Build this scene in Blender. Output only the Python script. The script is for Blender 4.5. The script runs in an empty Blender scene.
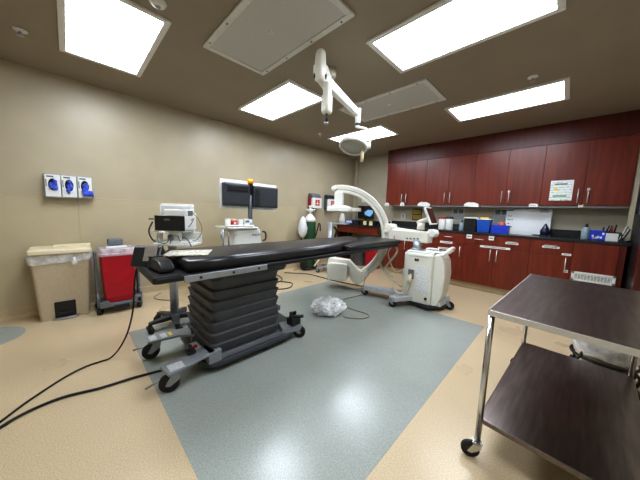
import bpy, bmesh, math, random
from mathutils import Vector, Matrix
random.seed(7)
PI = math.pi
scene = bpy.context.scene
COL = scene.collection

# ------------------------------------------------------------------ materials
def new_mat(name):
    m = bpy.data.materials.new(name); m.use_nodes = True
    return m, m.node_tree.nodes, m.node_tree.links, m.node_tree.nodes['Principled BSDF']

def lin(c):
    return tuple(((v/12.92) if v <= .04045 else ((v+.055)/1.055)**2.4) for v in c)

def S(r, g, b):            # sRGB 0-255 -> linear rgba
    return lin((r/255., g/255., b/255.)) + (1.0,)

def mat(name, rgb, rough=.5, metal=0., var=.04, scale=30., bump=0., bscale=80., stretch=None, spec=.5, coat=0.):
    """Principled material whose colour is varied by object-space noise."""
    m, N, L, P = new_mat(name)
    P.inputs['Roughness'].default_value = rough
    P.inputs['Metallic'].default_value = metal
    P.inputs['Specular IOR Level'].default_value = spec
    P.inputs['Coat Weight'].default_value = coat
    tc = N.new('ShaderNodeTexCoord'); mp = N.new('ShaderNodeMapping')
    if stretch: mp.inputs['Scale'].default_value = stretch
    L.new(tc.outputs['Object'], mp.inputs['Vector'])
    nz = N.new('ShaderNodeTexNoise'); nz.inputs['Scale'].default_value = scale; nz.inputs['Detail'].default_value = 4
    L.new(mp.outputs['Vector'], nz.inputs['Vector'])
    rp = N.new('ShaderNodeValToRGB')
    c = S(*rgb)
    rp.color_ramp.elements[0].position = .3; rp.color_ramp.elements[1].position = .7
    rp.color_ramp.elements[0].color = tuple(max(0, v*(1-var*2.2)) for v in c[:3]) + (1,)
    rp.color_ramp.elements[1].color = tuple(min(1, v*(1+var*2.2)) for v in c[:3]) + (1,)
    L.new(nz.outputs['Fac'], rp.inputs['Fac']); L.new(rp.outputs['Color'], P.inputs['Base Color'])
    if bump:
        n2 = N.new('ShaderNodeTexNoise'); n2.inputs['Scale'].default_value = bscale
        L.new(mp.outputs['Vector'], n2.inputs['Vector'])
        b = N.new('ShaderNodeBump'); b.inputs['Strength'].default_value = bump; b.inputs['Distance'].default_value = .01
        L.new(n2.outputs['Fac'], b.inputs['Height']); L.new(b.outputs['Normal'], P.inputs['Normal'])
    return m

def speckle(name, rgb, rgb2, rgb3, rough, scale):
    m, N, L, P = new_mat(name)
    P.inputs['Roughness'].default_value = rough
    tc = N.new('ShaderNodeTexCoord')
    n1 = N.new('ShaderNodeTexNoise'); n1.inputs['Scale'].default_value = scale; n1.inputs['Detail'].default_value = 3
    n2 = N.new('ShaderNodeTexNoise'); n2.inputs['Scale'].default_value = 1.6; n2.inputs['Detail'].default_value = 4
    L.new(tc.outputs['Object'], n1.inputs['Vector']); L.new(tc.outputs['Object'], n2.inputs['Vector'])
    rp = N.new('ShaderNodeValToRGB'); cr = rp.color_ramp
    cr.elements[0].position = .36; cr.elements[0].color = S(*rgb2)
    cr.elements[1].position = .66; cr.elements[1].color = S(*rgb3)
    e = cr.elements.new(.5); e.color = S(*rgb)
    L.new(n1.outputs['Fac'], rp.inputs['Fac'])
    mx = N.new('ShaderNodeMixRGB'); mx.blend_type = 'MULTIPLY'; mx.inputs['Fac'].default_value = .30
    r2 = N.new('ShaderNodeValToRGB'); r2.color_ramp.elements[0].color = (.62, .59, .54, 1); r2.color_ramp.elements[1].color = (1, 1, 1, 1)
    r2.color_ramp.elements[0].position = .1; r2.color_ramp.elements[1].position = .9; r2.color_ramp.interpolation = 'EASE'
    L.new(n2.outputs['Fac'], r2.inputs['Fac']); L.new(rp.outputs['Color'], mx.inputs['Color1']); L.new(r2.outputs['Color'], mx.inputs['Color2'])
    L.new(mx.outputs['Color'], P.inputs['Base Color'])
    ra = N.new('ShaderNodeMapRange'); ra.inputs['To Min'].default_value = rough-.06; ra.inputs['To Max'].default_value = rough+.08
    L.new(n2.outputs['Fac'], ra.inputs['Value']); L.new(ra.outputs['Result'], P.inputs['Roughness'])
    return m

def emis(name, rgb, strength):
    m, N, L, P = new_mat(name)
    tc = N.new('ShaderNodeTexCoord'); sp = N.new('ShaderNodeSeparateXYZ'); L.new(tc.outputs['Object'], sp.inputs['Vector'])
    # two fluorescent tubes glow through the diffuser along its length
    w = N.new('ShaderNodeMath'); w.operation = 'MULTIPLY'; w.inputs[1].default_value = 22.0; L.new(sp.outputs['Y'], w.inputs[0])
    c = N.new('ShaderNodeMath'); c.operation = 'COSINE'; L.new(w.outputs[0], c.inputs[0])
    r = N.new('ShaderNodeMapRange'); r.inputs['From Min'].default_value = -1; r.inputs['From Max'].default_value = 1
    r.inputs['To Min'].default_value = strength*1.12; r.inputs['To Max'].default_value = strength*.84
    L.new(c.outputs[0], r.inputs['Value'])
    P.inputs['Base Color'].default_value = (.8, .8, .8, 1)
    P.inputs['Emission Color'].default_value = lin(tuple(v/255 for v in rgb)) + (1,)
    L.new(r.outputs['Result'], P.inputs['Emission Strength'])
    return m

def plain_emis(name, rgb, s):
    m, N, L, P = new_mat(name)
    nz = N.new('ShaderNodeTexNoise'); nz.inputs['Scale'].default_value = 9
    rp = N.new('ShaderNodeValToRGB'); rp.color_ramp.elements[0].color = tuple(v*.5 for v in S(*rgb)[:3])+(1,); rp.color_ramp.elements[1].color = S(*rgb)
    L.new(nz.outputs['Fac'], rp.inputs['Fac']); L.new(rp.outputs['Color'], P.inputs['Emission Color'])
    P.inputs['Base Color'].default_value = S(*rgb); P.inputs['Emission Strength'].default_value = s
    return m

def film(name, rgb, alpha=.45, rough=.15, bump=.6):
    """thin clear plastic film"""
    m, N, L, P = new_mat(name)
    tc = N.new('ShaderNodeTexCoord')
    nz = N.new('ShaderNodeTexNoise'); nz.inputs['Scale'].default_value = 16; nz.inputs['Detail'].default_value = 3
    L.new(tc.outputs['Object'], nz.inputs['Vector'])
    P.inputs['Base Color'].default_value = S(*rgb); P.inputs['Roughness'].default_value = rough
    r = N.new('ShaderNodeMapRange'); r.inputs['From Min'].default_value = .35; r.inputs['From Max'].default_value = .65
    r.inputs['To Min'].default_value = max(0, alpha-.18); r.inputs['To Max'].default_value = min(1, alpha+.18)
    L.new(nz.outputs['Fac'], r.inputs['Value']); L.new(r.outputs['Result'], P.inputs['Alpha'])
    b = N.new('ShaderNodeBump'); b.inputs['Strength'].default_value = bump; b.inputs['Distance'].default_value = .02
    L.new(nz.outputs['Fac'], b.inputs['Height']); L.new(b.outputs['Normal'], P.inputs['Normal'])
    return m

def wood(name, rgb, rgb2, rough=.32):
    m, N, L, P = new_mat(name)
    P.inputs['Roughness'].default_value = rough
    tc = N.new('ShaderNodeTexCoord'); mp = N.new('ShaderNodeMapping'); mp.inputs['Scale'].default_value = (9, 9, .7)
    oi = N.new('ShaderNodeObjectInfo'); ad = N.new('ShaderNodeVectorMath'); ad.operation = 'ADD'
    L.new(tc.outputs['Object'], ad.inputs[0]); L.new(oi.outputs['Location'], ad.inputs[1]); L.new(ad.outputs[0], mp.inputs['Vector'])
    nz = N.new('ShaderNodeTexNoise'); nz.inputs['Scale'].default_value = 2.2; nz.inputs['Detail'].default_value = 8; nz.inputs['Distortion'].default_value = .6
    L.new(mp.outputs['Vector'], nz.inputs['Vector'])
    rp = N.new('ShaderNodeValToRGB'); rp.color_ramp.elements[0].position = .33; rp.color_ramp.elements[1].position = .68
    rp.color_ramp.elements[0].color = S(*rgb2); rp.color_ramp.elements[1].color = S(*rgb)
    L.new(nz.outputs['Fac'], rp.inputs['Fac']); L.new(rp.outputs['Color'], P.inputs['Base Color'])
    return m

def printed(name, paper=(225, 226, 224), ink=(90, 92, 96), rows=26., dens=.5, axis='Z'):
    """paper with rows of illegible print"""
    m, N, L, P = new_mat(name)
    P.inputs['Roughness'].default_value = .6
    tc = N.new('ShaderNodeTexCoord'); sp = N.new('ShaderNodeSeparateXYZ'); L.new(tc.outputs['Generated'], sp.inputs['Vector'])
    a = N.new('ShaderNodeMath'); a.operation = 'MULTIPLY'; a.inputs[1].default_value = rows; L.new(sp.outputs[axis], a.inputs[0])
    fr = N.new('ShaderNodeMath'); fr.operation = 'FRACT'; L.new(a.outputs[0], fr.inputs[0])
    lt = N.new('ShaderNodeMath'); lt.operation = 'LESS_THAN'; lt.inputs[1].default_value = .45; L.new(fr.outputs[0], lt.inputs[0])
    nz = N.new('ShaderNodeTexNoise'); nz.inputs['Scale'].default_value = 16; nz.inputs['Detail'].default_value = 6; L.new(tc.outputs['Generated'], nz.inputs['Vector'])
    gt = N.new('ShaderNodeMath'); gt.operation = 'GREATER_THAN'; gt.inputs[1].default_value = dens; L.new(nz.outputs['Fac'], gt.inputs[0])
    mu = N.new('ShaderNodeMath'); mu.operation = 'MULTIPLY'; L.new(lt.outputs[0], mu.inputs[0]); L.new(gt.outputs[0], mu.inputs[1])
    mx = N.new('ShaderNodeMixRGB'); mx.inputs['Color1'].default_value = S(*paper); mx.inputs['Color2'].default_value = S(*ink)
    L.new(mu.outputs[0], mx.inputs['Fac']); L.new(mx.outputs['Color'], P.inputs['Base Color'])
    return m

M = dict(
 wall=mat('beige_wall_paint', (181,170,146), .36, var=.02, scale=3, bump=.05, bscale=180),
 panel=mat('cream_wall_sheet', (187,175,147), .36, var=.02, scale=3, bump=.03, bscale=160),
 backwall=mat('beige_back_wall', (182,174,154), .5, var=.02, scale=3),
 ceiling=mat('taupe_ceiling_paint', (150,139,121), .6, var=.02, scale=2, bump=.05, bscale=150),
 floor=speckle('beige_vinyl_floor', (203,184,152), (188,168,135), (214,197,167), .28, 170),
 inlay=speckle('grey_vinyl_inlay', (160,166,160), (149,155,150), (171,176,170), .22, 170),
 base=mat('beige_cove_base', (196,177,143), .45, var=.03),
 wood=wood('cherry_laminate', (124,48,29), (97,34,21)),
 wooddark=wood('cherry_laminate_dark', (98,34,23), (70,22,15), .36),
 counter=mat('black_countertop', (38,40,44), .22, var=.2, scale=120),
 white=mat('white_plastic', (226,227,222), .38, var=.015),
 offwhite=mat('offwhite_enamel', (222,220,208), .35, var=.015),
 cream=mat('cream_plastic', (219,207,176), .5, var=.02),
 beige=mat('beige_plastic', (186,172,146), .5, var=.02),
 steel=mat('brushed_steel', (150,146,142), .34, 1.0, var=.10, scale=6, stretch=(26,1.2,26), bump=.02, bscale=40),
 steeltop=mat('worn_stainless_top', (128,119,114), .30, 1.0, var=.09, scale=3, stretch=(14,1.4,14), bump=.03, bscale=25),
 handle=mat('bright_handle_metal', (214,214,212), .35, .6, var=.02),
 chrome=mat('chrome', (205,205,205), .18, 1.0, var=.02),
 alu=mat('satin_aluminium', (168,172,178), .4, .7, var=.03),
 greyleg=mat('grey_painted_steel', (142,147,152), .4, .2, var=.03),
 darkframe=mat('charcoal_painted_steel', (70,73,78), .42, .2, var=.05),
 bellow=mat('charcoal_rubber', (74,75,79), .55, var=.06, scale=14, bump=.05, bscale=50),
 black=mat('black_plastic', (22,22,24), .38, var=.1),
 rubber=mat('black_rubber', (18,18,19), .6, var=.1),
 vinyl=mat('black_vinyl', (30,30,32), .30, var=.12, scale=5, bump=.10, bscale=9),
 darkgrey=mat('dark_grey_plastic', (48,51,56), .5, var=.05),
 midgrey=mat('mid_grey_plastic', (104,109,116), .48, var=.04),
 taupe=mat('taupe_vinyl', (112,105,94), .5, var=.05),
 red=mat('red_plastic', (172,18,36), .4, var=.05, scale=8),
 redlabel=mat('red_label', (196,38,34), .5, var=.04),
 blue=mat('blue_plastic', (24,84,178), .4, var=.05),
 royal=mat('royal_blue_plastic', (30,62,190), .4, var=.05),
 nitrile=mat('blue_nitrile', (64,92,205), .5, var=.15, scale=40, bump=.4, bscale=60),
 yellow=mat('yellow_plastic', (235,205,60), .45, var=.04),
 amber=mat('amber_lens', (250,170,30), .25, var=.03),
 green=mat('green_cylinder_paint', (38,82,52), .35, var=.06),
 paper=mat('white_paper', (228,228,224), .7, var=.02),
 printed=printed('printed_sheet', (232,233,230), (176,178,182), 22, .46),
 notice=printed('notice_sheet', (214,216,216), (120,124,130), 18, .46),
 sign=printed('door_notice', (232,236,236), (168,190,178), 8, .5),
 plan=printed('blotter_print', (206,200,186), (128,122,110), 16, .48, 'X'),
 yellowsign=printed('yellow_warning_print', (208,178,60), (60,52,30), 7, .42),
 film=film('clear_film', (236,238,240), .58, .2, .3),
 bagfilm=film('clear_bag_film', (250,251,254), .80, .16, 1.0),
 screen=mat('dark_screen', (16,17,20), .12, var=.05),
 tabscreen=mat('reddish_dark_screen', (52,26,25), .14, var=.1),
 glass=mat('grey_door_glass', (120,128,138), .08, var=.03),
 diff=emis('diffuser_glow', (236,244,255), 19.0),
 perforated=mat('perforated_grey_metal', (196,196,192), .6, var=.10, scale=160),
 pframe=mat('grey_panel_frame', (212,212,208), .5, var=.02),
 whiteframe=mat('white_fixture_frame', (226,226,224), .45, var=.02),
 board=mat('whiteboard_enamel', (226,229,231), .22, var=.004, scale=2),
 tan=mat('tan_cable', (132,118,92), .5), ivory=mat('ivory_hose', (214,206,184), .45),
 skinprint=plain_emis('monitor_picture', (120,170,215), .5),
 navy=mat('dark_blue_gloss', (22,26,58), .2, var=.1),
 steelblue=mat('pale_blue_liquid', (140,160,168), .3, var=.05),
 lens=mat('grey_lamp_lens', (188,188,184), .25, var=.12, scale=90),
 orange=mat('orange_plastic', (214,98,66), .45), ink=mat('dark_ink', (40,44,52), .6),
)

# ------------------------------------------------------------------ mesh helpers
def link(name, bm, m, parent=None, smooth=False, bevel=0., seg=2, mods=()):
    bmesh.ops.recalc_face_normals(bm, faces=bm.faces[:])
    me = bpy.data.meshes.new(name); bm.to_mesh(me); bm.free()
    if smooth:
        for p in me.polygons: p.use_smooth = True
    o = bpy.data.objects.new(name, me); COL.objects.link(o)
    me.materials.append(M[m] if isinstance(m, str) else m)
    if parent is not None: o.parent = parent
    if bevel:
        b = o.modifiers.new('bevel', 'BEVEL'); b.width = bevel; b.segments = seg; b.limit_method = 'ANGLE'; b.angle_limit = math.radians(40)
        if smooth is False:
            for p in me.polygons: p.use_smooth = True
            w = o.modifiers.new('wn', 'WEIGHTED_NORMAL'); w.keep_sharp = True
    return o

def B(): return bmesh.new()

def box(bm, x0, x1, y0, y1, z0, z1, mx=None):
    vs = [bm.verts.new((x, y, z)) for z in (z0, z1) for y in (y0, y1) for x in (x0, x1)]
    for f in ((0,1,3,2),(4,6,7,5),(0,4,5,1),(2,3,7,6),(0,2,6,4),(1,5,7,3)):
        bm.faces.new([vs[i] for i in f])
    if mx is not None: bmesh.ops.transform(bm, matrix=mx, verts=vs)
    return vs

def frustum(bm, r0, r1, z0, z1):
    """r = (x0,x1,y0,y1) rectangles at two heights"""
    vs = [bm.verts.new((x, y, z)) for (a, z) in ((r0, z0), (r1, z1)) for y in (a[2], a[3]) for x in (a[0], a[1])]
    for f in ((0,1,3,2),(4,6,7,5),(0,4,5,1),(2,3,7,6),(0,2,6,4),(1,5,7,3)):
        bm.faces.new([vs[i] for i in f])
    return vs

def basis(d):
    d = Vector(d).normalized()
    a = Vector((0,0,1)) if abs(d.z) < .9 else Vector((1,0,0))
    u = a.cross(d).normalized(); v = d.cross(u)
    return u, v

def tube(bm, pts, r, seg=8, closed=False, caps=True):
    pts = [Vector(p) for p in pts]; n = len(pts); rings = []
    u0 = None
    for i, p in enumerate(pts):
        if closed: d = pts[(i+1) % n]-pts[i-1]
        else: d = pts[min(i+1, n-1)]-pts[max(i-1, 0)]
        if d.length < 1e-9: d = Vector((0,0,1))
        d.normalize()
        if u0 is None: u, v = basis(d)
        else:
            u = (u0 - d*u0.dot(d))
            if u.length < 1e-6: u, v = basis(d)
            u.normalize(); v = d.cross(u)
        u0 = u
        rr = r[i] if isinstance(r, (list, tuple)) else r
        rings.append([bm.verts.new(p + (u*math.cos(2*PI*k/seg)+v*math.sin(2*PI*k/seg))*rr) for k in range(seg)])
    for i in range(n if closed else n-1):
        a, b = rings[i], rings[(i+1) % n]
        for k in range(seg):
            bm.faces.new((a[k], a[(k+1) % seg], b[(k+1) % seg], b[k]))
    if caps and not closed:
        bm.faces.new(rings[0][::-1]); bm.faces.new(rings[-1])

def cyl(bm, p0, p1, r0, r1=None, seg=20):
    tube(bm, [p0, p1], [r0, r0 if r1 is None else r1], seg)

def spline(pts, n=8):
    P = [Vector(p) for p in pts]; out = []
    for i in range(len(P)-1):
        p0 = P[max(i-1,0)]; p1 = P[i]; p2 = P[i+1]; p3 = P[min(i+2, len(P)-1)]
        for k in range(n):
            t = k/n
            out.append(.5*((2*p1)+(p2-p0)*t+(2*p0-5*p1+4*p2-p3)*t*t+(3*p1-p0-3*p2+p3)*t**3))
    out.append(P[-1]); return out

def lathe(bm, prof, c=(0,0,0), seg=24, axis=(0,0,1)):
    u, v = basis(axis); d = Vector(axis).normalized(); c = Vector(c)
    rings = []
    for r, z in prof:
        rings.append([bm.verts.new(c + d*z + (u*math.cos(2*PI*k/seg)+v*math.sin(2*PI*k/seg))*max(r, 1e-4)) for k in range(seg)])
    for a, b in zip(rings, rings[1:]):
        for k in range(seg): bm.faces.new((a[k], a[(k+1) % seg], b[(k+1) % seg], b[k]))
    bm.faces.new(rings[0][::-1]); bm.faces.new(rings[-1])

def prism(bm, poly, z0, z1, mx=None):
    a = [bm.verts.new((x, y, z0)) for x, y in poly]; b = [bm.verts.new((x, y, z1)) for x, y in poly]
    n = len(poly)
    bm.faces.new(a[::-1]); bm.faces.new(b)
    for i in range(n): bm.faces.new((a[i], a[(i+1) % n], b[(i+1) % n], b[i]))
    if mx is not None: bmesh.ops.transform(bm, matrix=mx, verts=a+b)

def rrect(x0, x1, y0, y1, r, n=5):
    out = []
    for cx, cy, a0 in ((x1-r, y1-r, 0), (x0+r, y1-r, 90), (x0+r, y0+r, 180), (x1-r, y0+r, 270)):
        for k in range(n+1):
            a = math.radians(a0 + 90*k/n); out.append((cx+r*math.cos(a), cy+r*math.sin(a)))
    return out

def loft(bm, rings, caps=True):
    R = [[bm.verts.new(p) for p in ring] for ring in rings]
    for a, b in zip(R, R[1:]):
        n = len(a)
        for k in range(n): bm.faces.new((a[k], a[(k+1) % n], b[(k+1) % n], b[k]))
    if caps: bm.faces.new(R[0][::-1]); bm.faces.new(R[-1])

XZ = Matrix.Rotation(PI/2, 4, 'X')        # prism polygon (x, z), extruded along -y
def R4(deg, ax='Z'): return Matrix.Rotation(math.radians(deg), 4, ax)
def T4(x, y, z): return Matrix.Translation((x, y, z))

def thing(name, label, cat, loc=(0,0,0), rz=0., group=None):
    o = bpy.data.objects.new(name, None); COL.objects.link(o)
    o.empty_display_size = .1
    o.location = loc; o.rotation_euler = (0, 0, math.radians(rz))
    return tag(o, label, cat, group)

def tag(o, label, cat, group=None):
    o['label'] = label; o['category'] = cat
    if group: o['group'] = group
    return o

def struct(name, bm, m, **k):
    o = link(name, bm, m, **k); o['kind'] = 'structure'; return o

def dup(root, loc, label, rz=None, group=None):
    r = root.copy(); COL.objects.link(r); r.location = loc
    if rz is not None: r.rotation_euler = (0, 0, math.radians(rz))
    r['label'] = label
    if group: r['group'] = group
    for ch in list(root.children):
        c = ch.copy(); COL.objects.link(c); c.parent = r
        for g in list(ch.children):
            d = g.copy(); COL.objects.link(d); d.parent = c
    return r

def text(name, body, size, m, parent, loc, rot, ext=.001):
    cu = bpy.data.curves.new(name, 'FONT'); cu.body = body; cu.size = size; cu.extrude = ext; cu.align_x = 'CENTER'; cu.align_y = 'CENTER'
    t = bpy.data.objects.new(name+'_tmp', cu); COL.objects.link(t)
    bpy.context.view_layer.update()
    me = bpy.data.meshes.new_from_object(t.evaluated_get(bpy.context.evaluated_depsgraph_get()))
    bpy.data.objects.remove(t); bpy.data.curves.remove(cu)
    o = bpy.data.objects.new(name, me); COL.objects.link(o); me.materials.clear(); me.materials.append(M[m])
    o.parent = parent; o.location = loc; o.rotation_euler = rot
    return o

def caster(parent, x, y, zt, r=.05, w=.028, a=0., fork='alu', wheel='rubber', two=False):
    """fork (part) with its wheel (sub-part); wheel touches the floor"""
    mx = T4(x, y, 0) @ R4(a)
    bm = B()
    cyl(bm, (0,0,r*1.9), (0,0,zt), r*.28, seg=12)
    prism(bm, [(-r*.45, r*1.95), (r*.45, r*1.95), (r*1.0, r*.85), (r*.55, r*.75), (-r*.35, r*1.4)], -w*.5-.006, -w*.5-.002, XZ)
    prism(bm, [(-r*.45, r*1.95), (r*.45, r*1.95), (r*1.0, r*.85), (r*.55, r*.75), (-r*.35, r*1.4)], w*.5+.002, w*.5+.006, XZ)
    box(bm, -r*.5, r*.5, -w*.5-.006, w*.5+.006, r*2.0, r*2.12)
    bmesh.ops.transform(bm, matrix=mx, verts=bm.verts[:])
    f = link('caster_fork', bm, fork, parent)
    bm = B()
    prof = [(r*.35,-w*.5),(r*.86,-w*.5),(r,-w*.28),(r,w*.28),(r*.86,w*.5),(r*.35,w*.5)]
    lathe(bm, prof, (r*.65, 0, r), 20, (0,1,0))
    bmesh.ops.transform(bm, matrix=mx, verts=bm.verts[:])
    wh = link('wheel', bm, wheel, f)
    bm = B(); lathe(bm, [(r*.22,-w*.56),(r*.4,-w*.53),(r*.4,w*.53),(r*.22,w*.56)], (r*.65,0,r), 14, (0,1,0))
    bmesh.ops.transform(bm, matrix=mx, verts=bm.verts[:])
    link('hub', bm, 'darkgrey', f)
    return f

# ------------------------------------------------------------------ room
X0, X1, Y0, Y1, H = 0., 4.92, -1.35, 5.6, 2.74
bm = B(); box(bm, X0-.1, X1+.1, Y0-.1, Y1+.1, -.1, 0); struct('floor', bm, 'floor')
bm = B(); box(bm, 1.194, 3.704, .366, 3.397, -.004, .0012); struct('floor_inlay', bm, 'inlay')
bm = B(); lathe(bm, [(.29,-.004),(.29,.0012)], (.5,-.66,0), 48); struct('floor_inlay', bm, 'inlay')
bm = B(); box(bm, X0-.1, X1+.1, Y0-.1, Y1+.1, H, H+.1); struct('ceiling', bm, 'ceiling')
bm = B(); box(bm, X0-.1, X0, Y0-.1, Y1+.1, 0, H); struct('wall_left', bm, 'wall')
bm = B(); box(bm, X0, X1, Y1, Y1+.1, 0, H); struct('wall_back', bm, 'backwall')
bm = B(); box(bm, X1, X1+.1, Y0-.1, Y1+.1, 0, H); struct('wall_right', bm, 'backwall')
bm = B(); box(bm, X0, X1, Y0-.1, Y0, 0, H); struct('wall_front', bm, 'wall')
bm = B(); box(bm, .09, .15, 5.53, 5.60, 0, H); struct('trim_3', bm, 'wall')          # corner chase
# wall protection sheets with a seam at 1.36 m
bm = B(); box(bm, 0, .006, -1.34, .09, .13, 1.362); struct('trim_1', bm, 'panel', bevel=.002)
bm = B(); box(bm, 0, .006, .094, 3.585, .13, 1.362); struct('trim_2', bm, 'panel', bevel=.002)
bm = B(); box(bm, 0, .009, -1.34, 3.585, 1.36, 1.37); struct('trim_6', bm, 'base', bevel=.002)
# coved bases
bm = B(); prism(bm, [(0,.0),(.045,0),(.03,.006),(.018,.02),(.012,.04),(.012,.125),(.006,.13),(0,.13)], -5.6, 1.34, XZ); struct('baseboard_left', bm, 'base')
bm = B(); box(bm, .16, 1.2, 5.588, 5.6, 0, .13); struct('baseboard_rear', bm, 'base')
# right-hand door: black leaf with a grey glazed upper light, cherry jamb
bm = B()
box(bm, 4.885, 4.925, 4.42, 5.2, 0, 1.385); box(bm, 4.885, 4.925, 5.14, 5.2, 1.385, 2.1); box(bm, 4.885, 4.925, 4.42, 4.48, 1.385, 2.1); box(bm, 4.885, 4.925, 4.42, 5.2, 2.1, 2.16)
struct('door_1', bm, 'black', bevel=.002)
bm = B(); box(bm, 4.905, 4.922, 4.48, 5.14, 1.385, 2.1); struct('window_1', bm, 'glass')
bm = B(); box(bm, 4.86, 4.922, 4.32, 4.42, 0, 2.2); struct('trim_4', bm, 'wooddark')

# ------------------------------------------------------------------ ceiling fixtures
def light(loc, label):
    t = thing('ceiling_light', label, 'ceiling light', loc, 0, 'recessed ceiling lights')
    L_, W_ = .605, .315; f = .045
    bm = B()
    for a in ((-L_, L_, -W_, -W_+f), (-L_, L_, W_-f, W_), (-L_, -L_+f, -W_+f, W_-f), (L_-f, L_, -W_+f, W_-f)):
        box(bm, *a, -.018, .0)
    link('frame', bm, 'whiteframe', t, bevel=.004)
    bm = B(); box(bm, -L_+f, L_-f, -W_+f, W_-f, -.009, -.002); link('diffuser', bm, 'diff', t)
    return t
l0 = light((1.315, .345, H), 'lit ceiling light at upper left, nearest the glove boxes on the wall')
dup(l0, (1.33, 2.115, H), 'small-looking lit ceiling light left of the surgical lamp arm')
dup(l0, (3.515, 2.17, H), 'largest lit ceiling light, at top right, in front of the cabinets')
dup(l0, (3.54, 3.985, H), 'lit ceiling light closest to the red cabinets on the right')
dup(l0, (1.36, 3.985, H), 'lit ceiling light behind the round surgical lamp head')
dup(l0, (3.515, .345, H), 'lit ceiling light nearest overhead of the camera')

def panel(loc, label):
    t = thing('ceiling_panel', label, 'ceiling panel', loc, 0, 'grey ceiling access panels')
    L_, W_ = .61, .315; f = .05
    bm = B()
    for a in ((-L_, L_, -W_, -W_+f), (-L_, L_, W_-f, W_), (-L_, -L_+f, -W_+f, W_-f), (L_-f, L_, -W_+f, W_-f)):
        box(bm, *a, -.02, .0)
    link('frame', bm, 'pframe', t, bevel=.004)
    bm = B(); box(bm, -L_+f, L_-f, -W_+f, W_-f, -.012, -.002); link('perforated_face', bm, 'perforated', t)
    for x in (-.5, -.17, .17, .5):
        for y in (-W_+.025, W_-.025):
            bm = B(); cyl(bm, (x, y, -.024), (x, y, -.018), .007, seg=10); link('screw', bm, 'darkgrey', t)
    for y in (-.1, .1): pass
    bm = B(); lathe(bm, [(.02,-.016),(.024,-.012)], (0,0,0), 16); lathe(bm, [(.008,-.022),(.012,-.016)], (0,0,0), 12); link('centre_valve', bm, 'pframe', t)
    return t
p0 = panel((2.415, 1.245, H), 'large grey perforated ceiling panel at the top centre, nearest the camera')
dup(p0, (2.45, 3.07, H), 'grey ceiling panel farther back, between surgical lamp and right lights')

def sprinkler(loc, label):
    t = thing('ceiling_sprinkler', label, 'sprinkler', loc, 0, 'small round ceiling sprinklers')
    bm = B(); lathe(bm, [(.045,0),(.045,-.006),(.03,-.012),(.018,-.014)], (0,0,0), 24); link('escutcheon', bm, 'whiteframe', t, True)
    bm = B(); lathe(bm, [(.011,-.012),(.011,-.04),(.022,-.042),(.022,-.046),(.004,-.047)], (0,0,0), 16); link('head', bm, 'alu', t)
    return t
s0 = sprinkler((.826, -.196, H), 'small round ceiling sprinkler at the far upper left corner')
dup(s0, (3.873, 3.445, H), 'small round ceiling sprinkler beside the light nearest the red cabinets')
dup(s0, (.822, 3.411, H), 'small round ceiling sprinkler below the surgical lamp black stem')
t = thing('smoke_detector', 'white dome smoke detector cut off at the top edge, near upper left light', 'smoke detector', (2.06, .535, H))
bm = B(); lathe(bm, [(.055,0),(.055,-.012),(.042,-.03),(.02,-.04)], (0,0,0), 28); link('housing', bm, 'white', t, True)
bm = B(); lathe(bm, [(.018,-.039),(.012,-.05)], (0,0,0), 16); link('sensor_cap', bm, 'alu', t, True)

# ------------------------------------------------------------------ surgical lamp
t = thing('surgical_lamp', 'white ceiling mounted surgical lamp with jointed arm and round head', 'surgical lamp', (2.41, 1.97, H))
def rel(p): return Vector(p) - Vector((2.41, 1.97, H))
bm = B(); lathe(bm, [(.055,0),(.055,-.07),(.045,-.085)], (0,0,0), 24); cyl(bm, (0,0,-.08), (0,0,-.26), .03)
link('ceiling_mount', bm, 'offwhite', t, True)
J = Vector((2.64, 1.595, 2.455))
bm = B()
loft(bm, [[tuple(rel(p)) for p in ring] for ring in [
   [(2.41+a*.035, 1.97+b*.035, 2.53+c*.035) for a, b, c in ((1,1,-1),(1,1,1),(-1,-1,1),(-1,-1,-1))],
   [(J.x+a*.045, J.y+b*.045, 2.50+c*.045) for a, b, c in ((1,1,-1),(1,1,1),(-1,-1,1),(-1,-1,-1))]]])
link('extension_arm', bm, 'offwhite', t, bevel=.01)
bm = B()       # upright housing: narrow rounded top, wider toward the pivot
loft(bm, [[tuple(rel((J.x+x*s, J.y+y*s, z))) for x, y in rrect(-.036,.036,-.036,.036,.02)] for z, s in ((2.66,.45),(2.655,.8),(2.635,1.),(2.5,1.25),(2.45,1.3),(2.415,1.0),(2.405,.6))])
bmesh.ops.transform(bm, matrix=Matrix.Identity(4), verts=bm.verts[:])
hs = link('pivot_housing', bm, 'offwhite', t, True)
bm = B(); a_ = Vector((-.4,.35,0)).normalized()
lathe(bm, [(.02,-.056),(.024,-.05),(.024,.05),(.02,.056)], rel((J.x,J.y,2.45)), 16, (.7,.71,0)); link('pivot_pin', bm, 'darkgrey', hs)
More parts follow.
